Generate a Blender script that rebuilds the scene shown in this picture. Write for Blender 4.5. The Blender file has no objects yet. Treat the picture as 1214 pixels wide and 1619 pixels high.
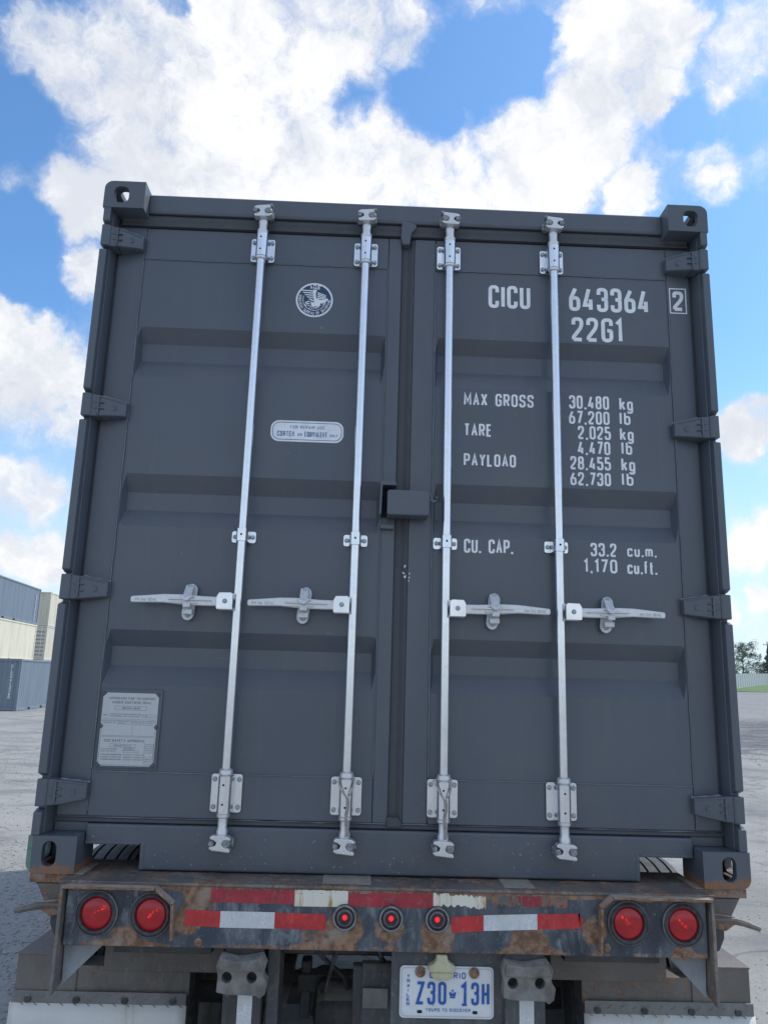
import bpy, bmesh, math, random
from mathutils import Vector, Matrix
from mathutils.geometry import tessellate_polygon
random.seed(7)
S = bpy.context.scene
COL = S.collection
PI = math.pi

# ------------------------------------------------------------------ camera
cam_d = bpy.data.cameras.new('camera'); cam = bpy.data.objects.new('camera', cam_d); COL.objects.link(cam)
rt = Vector((0.999182, -0.028742, 0.028446)); up = Vector((-0.033848, -0.209528, 0.977217)); fw = Vector((0.022126, 0.97738, 0.210329))
CAM = Vector((-0.12579, -2.78581, 1.88619))
M4 = Matrix((rt, up, -fw)).transposed().to_4x4(); M4.translation = CAM
cam.matrix_world = M4
cam_d.sensor_fit = 'VERTICAL'; cam_d.sensor_height = 24.0; cam_d.lens = 1220.0/1619.0*24.0
cam_d.clip_start = 0.05; cam_d.clip_end = 5000
S.camera = cam
S.render.resolution_x = 767; S.render.resolution_y = 1024

# ------------------------------------------------------------------ sun, exposure
SUN_EL = math.radians(50); SUN_AZ = math.radians(68)       # azimuth clockwise from +Y
sd = Vector((math.cos(SUN_EL)*math.sin(SUN_AZ), math.cos(SUN_EL)*math.cos(SUN_AZ), math.sin(SUN_EL)))
sun_d = bpy.data.lights.new('sun', 'SUN'); sun_d.energy = 2.0; sun_d.angle = math.radians(0.5); sun_d.color = (1, .955, .89)
sun = bpy.data.objects.new('sun', sun_d); COL.objects.link(sun)
sun.rotation_euler = sd.to_track_quat('Z', 'Y').to_euler()
S.view_settings.view_transform = 'Standard'; S.view_settings.look = 'None'
S.view_settings.exposure = 0.68; S.view_settings.gamma = 1.0; S.cycles.max_bounces = 5; S.cycles.diffuse_bounces = 3; S.cycles.glossy_bounces = 3; S.cycles.sample_clamp_indirect = 6; S.view_settings.use_curve_mapping = False

# ------------------------------------------------------------------ node helper
class NT:
    def __init__(s, nt): s.nt = nt; s.n = nt.nodes; s.l = nt.links
    def __call__(s, t, **kw):
        nd = s.n.new(t)
        for k, v in kw.items(): setattr(nd, k, v)
        return nd
    def lk(s, a, b): s.l.new(a, b)
    def setin(s, sock, v):
        if hasattr(v, 'is_output'): s.l.new(v, sock)
        else: sock.default_value = v
    def math(s, op, a, b=0.5, c=None, clamp=False):
        m = s('ShaderNodeMath', operation=op, use_clamp=clamp); s.setin(m.inputs[0], a); s.setin(m.inputs[1], b)
        if c is not None: s.setin(m.inputs[2], c)
        return m.outputs[0]
    def vm(s, op, a, b=(0, 0, 0)):
        m = s('ShaderNodeVectorMath', operation=op); s.setin(m.inputs[0], a); s.setin(m.inputs[1], b)
        return m.outputs[1] if op in ('DOT_PRODUCT', 'LENGTH', 'DISTANCE') else m.outputs[0]
    def scale(s, a, k):
        m = s('ShaderNodeVectorMath', operation='SCALE'); s.setin(m.inputs[0], a); s.setin(m.inputs[3], k); return m.outputs[0]
    def noise(s, vec, scale, detail=4, rough=.55, dist=0.0):
        m = s('ShaderNodeTexNoise'); s.lk(vec, m.inputs['Vector']); m.inputs['Scale'].default_value = scale
        m.inputs['Detail'].default_value = detail; m.inputs['Roughness'].default_value = rough; m.inputs['Distortion'].default_value = dist
        return m.outputs[0]
    def mr(s, v, a, b, c=0.0, d=1.0, smooth=True):
        m = s('ShaderNodeMapRange', interpolation_type='SMOOTHSTEP' if smooth else 'LINEAR'); s.lk(v, m.inputs[0])
        for i, x in enumerate((a, b, c, d)): s.setin(m.inputs[i+1], x)
        return m.outputs[0]
    def mix(s, f, a, b, mode='MIX'):
        m = s('ShaderNodeMix', data_type='RGBA', blend_type=mode); s.setin(m.inputs[0], f)
        for i, x in ((6, a), (7, b)):
            if not hasattr(x, 'is_output') and len(x) == 3: x = (*x, 1)
            s.setin(m.inputs[i], x)
        return m.outputs[2]
    def mapping(s, vec, sc):
        m = s('ShaderNodeMapping'); s.lk(vec, m.inputs[0]); m.inputs['Scale'].default_value = sc; return m.outputs[0]

# ------------------------------------------------------------------ world: sky with clouds
W = bpy.data.worlds.new('World'); S.world = W; W.use_nodes = True
W.cycles.sampling_method = 'MANUAL'; W.cycles.sample_map_resolution = 512
t = NT(W.node_tree); t.n.clear()
wo = t('ShaderNodeOutputWorld'); bg = t('ShaderNodeBackground'); bg.inputs[1].default_value = 0.125
sky = t('ShaderNodeTexSky', sky_type='NISHITA'); sky.sun_disc = False; sky.sun_elevation = SUN_EL; sky.sun_rotation = SUN_AZ
sky.air_density = 1.0; sky.dust_density = 0.7; sky.ozone_density = 1.4
tc = t('ShaderNodeTexCoord'); D = t.vm('NORMALIZE', tc.outputs['Generated'])
BL = [(-0.329, 0.703, 0.63, 0.05, 1), (-0.355, 0.682, 0.639, 0.029, 0.8), (-0.244, 0.732, 0.636, 0.086, 1), (-0.156, 0.731, 0.665, 0.084, 1), (-0.059, 0.724, 0.688, 0.07, 1), (0.009, 0.711, 0.704, 0.041, 0.8), (-0.216, 0.78, 0.588, 0.101, 1), (-0.11, 0.807, 0.58, 0.089, 1), (-0.321, 0.793, 0.519, 0.04, 1), (-0.333, 0.828, 0.451, 0.029, 0.9), (0.001, 0.809, 0.587, 0.075, 1), (0.085, 0.816, 0.571, 0.06, 1), (0.146, 0.775, 0.615, 0.036, 1), (0.186, 0.791, 0.583, 0.059, 1), (0.234, 0.749, 0.62, 0.05, 1), (0.247, 0.694, 0.677, 0.061, 1), (0.296, 0.682, 0.668, 0.04, 1), (0.288, 0.72, 0.631, 0.035, 0.9), (0.293, 0.783, 0.549, 0.029, 0.7), (-0.031, 0.757, 0.653, 0.022, 0.5), (0.027, 0.759, 0.65, 0.014, 0.4), (0.097, 0.769, 0.632, 0.013, 0.4), (0.118, 0.699, 0.705, 0.031, 0.5), (0.372, 0.668, 0.644, 0.036, 0.55), (0.362, 0.699, 0.617, 0.017, 0.5), (0.377, 0.752, 0.541, 0.025, 0.7), (0.369, 0.738, 0.565, 0.021, 0.4), (-0.391, 0.756, 0.525, 0.017, 0.35), (-0.389, 0.86, 0.329, 0.063, 1), (-0.424, 0.836, 0.349, 0.054, 1), (-0.358, 0.887, 0.293, 0.038, 0.9), (-0.389, 0.897, 0.209, 0.031, 0.8), (-0.42, 0.884, 0.205, 0.029, 0.7), (-0.38, 0.916, 0.129, 0.031, 0.9), (-0.411, 0.902, 0.133, 0.026, 0.7), (0.434, 0.853, 0.289, 0.031, 1), (0.447, 0.838, 0.315, 0.022, 0.8), (0.446, 0.88, 0.162, 0.031, 1), (0.457, 0.871, 0.18, 0.026, 0.8), (0.458, 0.883, 0.103, 0.016, 0.6), (0.427, 0.9, 0.086, 0.013, 0.5), (0.057, 0.768, 0.638, 0.04, -0.9), (0.117, 0.733, 0.67, 0.049, -1), (0.156, 0.714, 0.683, 0.031, -0.9), (-0.03, 0.767, 0.641, 0.025, -0.5), (-0.398, 0.787, 0.472, 0.042, -0.8), (-0.391, 0.728, 0.563, 0.04, -0.8), (0.344, 0.724, 0.597, 0.024, -0.7), (0.427, 0.786, 0.446, 0.093, -1), (-0.225, 0.689, 0.689, 0.017, -0.6), (-0.384, 0.817, 0.431, 0.032, -0.8), (0.38, 0.713, 0.59, 0.024, -0.4)]
def colnoise(vec, scale, detail):
    m = t('ShaderNodeTexNoise'); t.lk(vec, m.inputs['Vector']); m.inputs['Scale'].default_value = scale; m.inputs['Detail'].default_value = detail; m.inputs['Roughness'].default_value = .6
    return t.vm('SUBTRACT', m.outputs[1], (.5, .5, .5))
Dw = t.vm('NORMALIZE', t.vm('ADD', D, t.vm('ADD', t.scale(colnoise(D, 9, 5), .075), t.scale(colnoise(D, 34, 4), .022))))
pos = None; neg = None
for x, y, z, r, w in BL:
    d = t.vm('DOT_PRODUCT', Dw, Vector((x, y, z)).normalized())
    v = t.mr(d, math.cos(r*1.45), math.cos(r*.45), 0, abs(w))
    if w > 0: pos = v if pos is None else t.math('MAXIMUM', pos, v)
    else: neg = v if neg is None else t.math('MAXIMUM', neg, v)
blob = t.math('SUBTRACT', pos, neg)
f1 = t.noise(t.mapping(D, (1, 1, 1.7)), 3.1, 6, .6)
f2 = t.noise(Dw, 13, 9, .70); f3 = t.noise(t.vm('ADD', D, (.4, .1, .2)), 46, 7, .68)
away = t.mr(t.vm('DOT_PRODUCT', D, Vector((.03, .87, .49)).normalized()), .80, .62, 0, .22)
dens = t.math('ADD', t.math('ADD', t.math('MULTIPLY', blob, .54), t.math('MULTIPLY', f1, .80)), t.math('ADD', t.math('MULTIPLY', f2, .92), t.math('MULTIPLY', f3, .34)))
dens = t.math('ADD', dens, away)
body = t.mr(dens, 1.10, 1.50); veil = t.mr(dens, .92, 1.22)
mask = t.math('ADD', t.math('MULTIPLY', body, .80), t.math('MULTIPLY', veil, .20))
sh1 = t.noise(t.vm('ADD', Dw, (.03, 0, .05)), 5.5, 7, .6)
shade = t.mr(t.math('ADD', sh1, t.math('MULTIPLY', t.math('SUBTRACT', f2, .5), .55)), .36, .64)
ccol = t.mix(shade, (3.75, 3.95, 4.35), (5.25, 5.27, 5.3))
skyc = t.mix(1.0, sky.outputs[0], (.60, .88, 1.08), 'MULTIPLY')
sz = t('ShaderNodeSeparateXYZ'); t.lk(D, sz.inputs[0])
skyc = t.mix(t.mr(sz.outputs[2], .42, .0, 0, .85), skyc, (3.7, 4.5, 5.15))
tot = t.mix(mask, skyc, ccol)
t.lk(tot, bg.inputs[0]); t.lk(bg.outputs[0], wo.inputs[0])

# ------------------------------------------------------------------ materials
def mat(name, fn):
    m = bpy.data.materials.new(name); m.use_nodes = True; n = NT(m.node_tree); n.n.clear()
    o = n('ShaderNodeOutputMaterial'); b = n('ShaderNodeBsdfPrincipled'); n.lk(b.outputs[0], o.inputs[0])
    c = n('ShaderNodeTexCoord').outputs['Object']
    fn(n, b, c); return m
def bump(n, b, h, strength=.2, dist=.01):
    k = n('ShaderNodeBump'); k.inputs['Strength'].default_value = strength; k.inputs['Distance'].default_value = dist
    n.lk(h, k.inputs['Height']); n.lk(k.outputs[0], b.inputs['Normal'])
def simple(name, col, rough=.6, metal=0.0, var=.12, scale=30):
    def fn(n, b, c):
        f = n.noise(c, scale, 5)
        n.setin(b.inputs['Base Color'], n.mix(n.mr(f, .3, .7), [x*(1-var) for x in col], [min(1, x*(1+var)) for x in col]))
        b.inputs['Roughness'].default_value = rough; b.inputs['Metallic'].default_value = metal
    return mat(name, fn)
def gpos(n):
    return n('ShaderNodeNewGeometry').outputs['Position']

def f_cont(n, b, c):
    P = gpos(n)
    big = n.noise(P, 1.6, 5, .6); st = n.noise(n.mapping(P, (16, 16, .9)), 1.5, 6, .65); fine = n.noise(P, 260, 2)
    col = n.mix(n.mr(big, .3, .72), (.082, .099, .124), (.096, .114, .139))
    col = n.mix(n.math('MULTIPLY', n.mr(st, .50, .78), .30), col, (.13, .14, .15))
    sp = n.noise(P, 42, 3, .7)
    col = n.mix(n.math('MULTIPLY', n.mr(sp, .735, .765), .55), col, (.33, .33, .32))
    scr = n.noise(n.mapping(P, (2.5, 2.5, 70)), 1.0, 5, .6); msk = n.mr(n.noise(P, 2.2, 4, .6), .52, .66)
    col = n.mix(n.math('MULTIPLY', n.math('MULTIPLY', n.mr(scr, .665, .69), msk), .35), col, (.20, .21, .22))
    sm = n.noise(n.mapping(P, (1, 1, .6)), 5.5, 7, .68)
    col = n.mix(n.math('MULTIPLY', n.mr(sm, .50, .72), .28), col, (.125, .128, .130))
    # more chips and road dust on the sill
    sep = n('ShaderNodeSeparateXYZ'); n.lk(P, sep.inputs[0])
    low = n.mr(sep.outputs[2], 1.46, 1.24)
    col = n.mix(n.math('MULTIPLY', n.math('MULTIPLY', low, n.mr(n.noise(P, 9, 8, .7), .40, .75)), .40), col, (.16, .155, .15))
    chip = n.mr(n.noise(P, 75, 2, .6), .68, .72)
    col = n.mix(n.math('MULTIPLY', n.math('MULTIPLY', low, chip), .7), col, (.42, .38, .33))
    n.setin(b.inputs['Base Color'], col)
    n.setin(b.inputs['Roughness'], n.mr(big, .3, .7, .28, .38))
    b.inputs['Specular IOR Level'].default_value = .55
    wav = n.noise(P, 4.2, 3, .5)
    bump(n, b, n.math('ADD', n.math('MULTIPLY', fine, .02), wav), .22, .012)
M_cont = mat('container_paint', f_cont)
def f_gask(n, b, c):
    P = gpos(n); n.setin(b.inputs['Base Color'], n.mix(n.noise(P, 30, 5), (.048, .055, .067), (.080, .085, .093))); b.inputs['Roughness'].default_value = .6
M_gask = mat('rubber_gasket', f_gask)
def f_weld(n, b, c):
    P = gpos(n); n.setin(b.inputs['Base Color'], n.mix(n.noise(P, 60, 4), (.11, .13, .155), (.21, .23, .26))); b.inputs['Roughness'].default_value = .45
M_weld = mat('weld_bead_paint', f_weld)
def f_cast(n, b, c):       # corner castings with scrapes and rust on their lower edge
    P = gpos(n)
    col = n.mix(n.noise(P, 8, 5), (.086, .103, .126), (.100, .117, .140))
    sep = n('ShaderNodeSeparateXYZ'); n.lk(P, sep.inputs[0])
    low = n.mr(sep.outputs[2], 1.30, 1.215); bot = n.mr(sep.outputs[2], 1.36, 1.2)
    rn = n.noise(n.mapping(P, (1, 1, .6)), 34, 6, .7)
    m = n.mr(n.math('ADD', n.math('MULTIPLY', low, .5), n.math('MULTIPLY', rn, .7)), .66, .76)
    r2 = n.mix(n.mr(n.noise(P, 50, 4), .35, .65), (.30, .115, .035), (.17, .12, .10))
    ext = n.math('MULTIPLY', n.math('GREATER_THAN', sep.outputs[0], 0.0), n.math('MULTIPLY', n.mr(sep.outputs[0], 1.14, 1.2), bot))
    m2 = n.mr(n.math('ADD', n.math('MULTIPLY', ext, .45), n.math('MULTIPLY', rn, .5)), .45, .6)
    col = n.mix(n.math('MULTIPLY', m2, .65), col, (.15, .11, .10))
    col = n.mix(m, col, r2)
    gr = n.math('MULTIPLY', n.mr(sep.outputs[0], -1.201, -1.207), n.mr(sep.outputs[2], 1.36, 1.31))
    gr = n.math('MULTIPLY', gr, n.mr(n.noise(P, 18, 4), .40, .48))
    col = n.mix(n.math('MULTIPLY', gr, .75), col, (.12, .27, .20))
    n.setin(b.inputs['Base Color'], col); b.inputs['Roughness'].default_value = .5
    bump(n, b, n.noise(P, 90, 3), .15, .004)
M_cast = mat('casting_paint', f_cast)
def f_galv(n, b, c):
    P = gpos(n); v = n('ShaderNodeTexVoronoi'); n.lk(P, v.inputs['Vector']); v.inputs['Scale'].default_value = 55
    st = n.noise(n.mapping(P, (60, 60, 4)), 2, 5, .6)
    bw = n('ShaderNodeRGBToBW'); n.lk(v.outputs['Color'], bw.inputs[0])
    col = n.mix(bw.outputs[0], (.76, .79, .83), (.82, .84, .87)); col = n.mix(n.math('MULTIPLY', n.mr(st, .6, .85), .6), col, (.60, .62, .65))
    n.setin(b.inputs['Base Color'], col); b.inputs['Metallic'].default_value = 1.0
    n.setin(b.inputs['Roughness'], n.mr(n.noise(P, 12, 4), .3, .7, .19, .27))
    bump(n, b, n.noise(P, 60, 2), .04, .002)
M_galv = mat('galvanised_steel', f_galv)
def f_galvm(n, b, c):
    P = gpos(n); col = n.mix(n.noise(P, 70, 5), (.58, .60, .62), (.76, .77, .78))
    n.setin(b.inputs['Base Color'], col); b.inputs['Metallic'].default_value = .7; b.inputs['Roughness'].default_value = .38
    bump(n, b, n.noise(P, 160, 4), .3, .003)
M_galvm = mat('cast_galvanised', f_galvm)
M_catch = simple('white_zinc_casting', (.62, .65, .68), .42, .25, .1, 80)
M_bolt = simple('zinc_bolt', (.36, .42, .46), .45, .6, .2, 90)
M_keeper = simple('dull_cast_zinc', (.28, .30, .32), .6, .5, .35, 110)
M_white = simple('white_vinyl', (.80, .83, .87), .5, 0, .07, 26)
M_dark = simple('hole_shade', (.012, .014, .02), .8)  # black fill painted as the shade inside holes and pockets
M_navy = simple('navy_vinyl', (.018, .055, .12), .45, 0, .06)
M_blueink = simple('blue_ink', (.02, .10, .30), .5, 0, .05)
M_greyink = simple('etched_print', (.13, .15, .16), .5, 0, .1)
def f_alu(n, b, c):
    P = gpos(n); st = n.noise(n.mapping(P, (120, 1, 3)), 2, 3)
    n.setin(b.inputs['Base Color'], n.mix(st, (.44, .47, .49), (.56, .58, .59))); b.inputs['Metallic'].default_value = .35; b.inputs['Roughness'].default_value = .45
M_alu = mat('aluminium_plate', f_alu)
def rusty(name, base, rust_amt=.5, dust_amt=.4, dust=(.24, .23, .21), centers=(), sc=1.0, up_dust=True, edge=None):
    def fn(n, b, c):
        P = gpos(n)
        v = n.noise(P, 3*sc, 6, .6)
        col = n.mix(n.mr(v, .35, .65), base, [x*1.7 for x in base])
        stv = n.noise(n.mapping(P, (1, 1, .35)), 22*sc, 8, .72, .6)
        sc1 = n.mr(n.math('ADD', n.math('MULTIPLY', stv, .8), n.math('MULTIPLY', n.noise(P, 4*sc, 3), .5)), .64, .80)
        col = n.mix(n.math('MULTIPLY', sc1, dust_amt), col, dust)
        wsh = n.mr(n.math('ADD', n.math('MULTIPLY', n.noise(n.mapping(P, (1, 1, .25)), 9*sc, 6, .65), .6), n.math('MULTIPLY', n.noise(P, 2.3*sc, 3), .5)), .50, .68)
        col = n.mix(n.math('MULTIPLY', wsh, dust_amt*.75), col, [x*.62 for x in dust])
        wn = n.noise(P, 60*sc, 5, .7, 1.2)
        col = n.mix(n.math('MULTIPLY', n.mr(wn, .60, .66), dust_amt*.5), col, (.30, .33, .36))
        rn = n.math('ADD', n.math('MULTIPLY', n.noise(P, 7*sc, 9, .74, .5), .68), n.math('MULTIPLY', n.noise(n.mapping(P, (1.6, 1.6, .7)), 30*sc, 7, .75), .32))
        dens_ = rn
        for cx, cz, r, a in centers:
            d = n.vm('DISTANCE', n.vm('MULTIPLY', P, (1, 0, 1)), (cx, 0, cz))
            dens_ = n.math('ADD', dens_, n.mr(d, r, r*.25, 0, a))
        if edge:
            sep = n('ShaderNodeSeparateXYZ'); n.lk(P, sep.inputs[0])
            for z0, z1, a in edge: dens_ = n.math('ADD', dens_, n.mr(sep.outputs[2], z0, z1, 0, a))
        m = n.mr(dens_, .78-rust_amt*.4, .86-rust_amt*.4)
        rc = n.mix(n.mr(n.noise(P, 45*sc, 6, .7), .35, .66), (.15, .078, .048), (.32, .20, .13))
        rc = n.mix(n.mr(n.noise(P, 14*sc, 5), .52, .7), rc, (.29, .24, .20))
        col = n.mix(m, col, rc)
        # road film on surfaces that point up
        if up_dust:
            g = n('ShaderNodeNewGeometry'); sn = n('ShaderNodeSeparateXYZ'); n.lk(g.outputs['True Normal'], sn.inputs[0])
            u = n.math('MULTIPLY', n.mr(sn.outputs[2], .4, .9), n.mr(n.noise(P, 16*sc, 6, .65), .3, .6, .35, .95))
            col = n.mix(u, col, (.36, .32, .27))
        n.setin(b.inputs['Base Color'], col)
        n.setin(b.inputs['Roughness'], n.mr(m, 0, 1, .50, .85))
        bump(n, b, n.math('ADD', n.math('MULTIPLY', m, .5), n.math('MULTIPLY', n.noise(P, 80*sc, 6, .7), .6)), .45, .004)
    return mat(name, fn)
M_bump = rusty('worn_black_paint', (.024, .033, .048), .28, .78, (.24, .27, .295),
   centers=[(-.25, 1.045, .09, .25), (.45, 1.045, .12, .25), (-.85, 1.035, .12, .2), (-.153, 1.09, .09, .42), (-.003, 1.09, .08, .32), (.147, 1.08, .09, .42), (.66, 1.1, .07, .4), (-.66, 1.1, .07, .35), (.95, 1.035, .05, .5), (-.62, 1.19, .1, .3), (.36, 1.19, .2, .15)],
   edge=[(1.178, 1.208, .42), (1.052, 1.03, .20)])
M_frame = rusty('rusty_frame_paint', (.045, .052, .06), .55, .6, (.16, .155, .15), sc=.9)
M_frame2 = rusty('grimy_steel', (.035, .037, .04), .25, .6, (.10, .098, .095), sc=.8)
M_rust = rusty('heavy_rust', (.26, .19, .15), .95, .6, (.22, .19, .17))
M_fend = rusty('rust_blotched_steel', (.10, .092, .083), .60, .6, (.19, .175, .155), sc=1.1, up_dust=False)
M_top = rusty('rusted_ledge_paint', (.085, .080, .078), .72, .9, (.27, .25, .225), sc=1.4, up_dust=False)
M_gus = rusty('faded_grey_paint', (.20, .225, .25), .35, .9, (.27, .28, .29), sc=1.2)
M_diam = rusty('weathered_tread_plate', (.12, .12, .12), .10, .6, (.26, .255, .25), sc=1.3)
def tape(name, colr, wear, under=(.05, .055, .065), hexp=False):
    def fn(n, b, c):
        P = gpos(n)
        col = n.mix(n.mr(n.noise(P, 25, 5), .3, .7), [x*.8 for x in colr], [min(1, x*1.12) for x in colr])
        if hexp:
            v = n('ShaderNodeTexVoronoi'); n.lk(n.mapping(P, (1, 1, .8)), v.inputs['Vector']); v.inputs['Scale'].default_value = 95
            v.feature = 'DISTANCE_TO_EDGE'
            col = n.mix(n.mr(v.outputs[0], .02, .09), col, [x*.86 for x in colr])
        dn = n.noise(n.mapping(P, (1, 1, .4)), 60, 6, .75)
        col = n.mix(n.math('MULTIPLY', n.mr(dn, .5, .75), .35), col, (.30, .26, .24))
        w = n.noise(P, 13, 8, .68, .8)
        m = n.mr(w, wear, wear+.03)
        uc = n.mix(n.mr(n.noise(P, 30, 5, .7), .4, .6), under, (.23, .14, .095))
        col = n.mix(m, col, uc)
        n.setin(b.inputs['Base Color'], col); b.inputs['Roughness'].default_value = .42
        bump(n, b, n.noise(P, 90, 4), .2, .003)
    return mat(name, fn)
M_tr_old = tape('old_red_tape', (.34, .028, .045), .62, (.10, .09, .085))
M_tr_vold = tape('peeled_red_tape', (.30, .028, .045), .47, (.12, .11, .105))
M_tr = tape('red_reflective_tape', (.50, .030, .035), .635)
M_tw = tape('white_reflective_tape', (.66, .70, .72), .74, (.35, .25, .1), True)
def f_twr(n, b, c):
    P = gpos(n); st = n.noise(n.mapping(P, (1, 1, .15)), 26, 7, .7)
    col = n.mix(n.mr(st, .50, .66), (.70, .69, .60), (.42, .23, .04)); col = n.mix(n.mr(n.noise(P, 30, 6, .7), .62, .68), col, (.10, .07, .05))
    n.setin(b.inputs['Base Color'], col); b.inputs['Roughness'].default_value = .5
M_twr = mat('rust_stained_white_tape', f_twr)
def f_flap(n, b, c):
    P = gpos(n); st = n.noise(n.mapping(P, (1, 1, .12)), 12, 7, .7); col = n.mix(n.mr(n.noise(P, 5, 5), .3, .7), (.60, .62, .60), (.70, .70, .67))
    col = n.mix(n.math('MULTIPLY', n.mr(st, .55, .76), .75), col, (.34, .28, .17)); col = n.mix(n.mr(n.noise(n.mapping(P, (3, 1, .4)), 20, 6, .7), .69, .75), col, (.10, .09, .08))
    n.setin(b.inputs['Base Color'], col); b.inputs['Roughness'].default_value = .55
M_flap = mat('dirty_white_plastic', f_flap)
M_rub = simple('weathered_rubber', (.18, .177, .165), .8, 0, .3, 24)
M_ring = simple('rubber_grommet', (.045, .047, .052), .5, 0, .4, 60)
M_ringw = simple('faded_grommet_lip', (.23, .23, .235), .6, 0, .3, 40)
M_tyre = simple('tyre_rubber', (.085, .088, .092), .75, 0, .3, 40)
M_rim = simple('wheel_rim', (.30, .30, .30), .5, .3)
def f_lens(n, b, c):
    P = gpos(n); v = n('ShaderNodeTexVoronoi'); n.lk(P, v.inputs['Vector']); v.inputs['Scale'].default_value = 130
    n.setin(b.inputs['Base Color'], n.mix(n.mr(n.noise(P, 20, 4), .3, .7), (.34, .004, .011), (.46, .007, .016)))
    b.inputs['Roughness'].default_value = .22; b.inputs['Coat Weight'].default_value = .25; b.inputs['Coat Roughness'].default_value = .15
    bump(n, b, v.outputs[0], .12, .002)
M_lens = mat('red_lens', f_lens)
def f_glow(n, b, c):
    b.inputs['Base Color'].default_value = (.7, .01, .02, 1); b.inputs['Emission Color'].default_value = (1, .02, .04, 1); b.inputs['Emission Strength'].default_value = .5
M_glow = mat('lit_led', f_glow)
def f_sparkle(n, b, c):
    b.inputs['Base Color'].default_value = (.8, .02, .01, 1); b.inputs['Emission Color'].default_value = (1, .03, .01, 1); b.inputs['Emission Strength'].default_value = .42
M_sparkle = mat('lens_sparkle_glow', f_sparkle)  # emissive stand-in for the LED sparkle on the tail lamp lenses
def f_plate(n, b, c):
    P = gpos(n); col = n.mix(n.mr(n.noise(P, 14, 5), .3, .7), (.66, .70, .74), (.74, .77, .79)); col = n.mix(n.mr(n.noise(P, 55, 5, .7), .66, .72), col, (.33, .28, .22))
    n.setin(b.inputs['Base Color'], col); b.inputs['Roughness'].default_value = .4
M_plate = mat('licence_plate_white', f_plate)
M_plblue = simple('licence_blue', (.012, .105, .42), .45, 0, .15, 60)
M_cream = simple('aged_cream_plastic', (.48, .46, .31), .5, 0, .12, 40)
M_rope = simple('twisted_rope', (.36, .33, .31), .8, 0, .3, 200)

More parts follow.
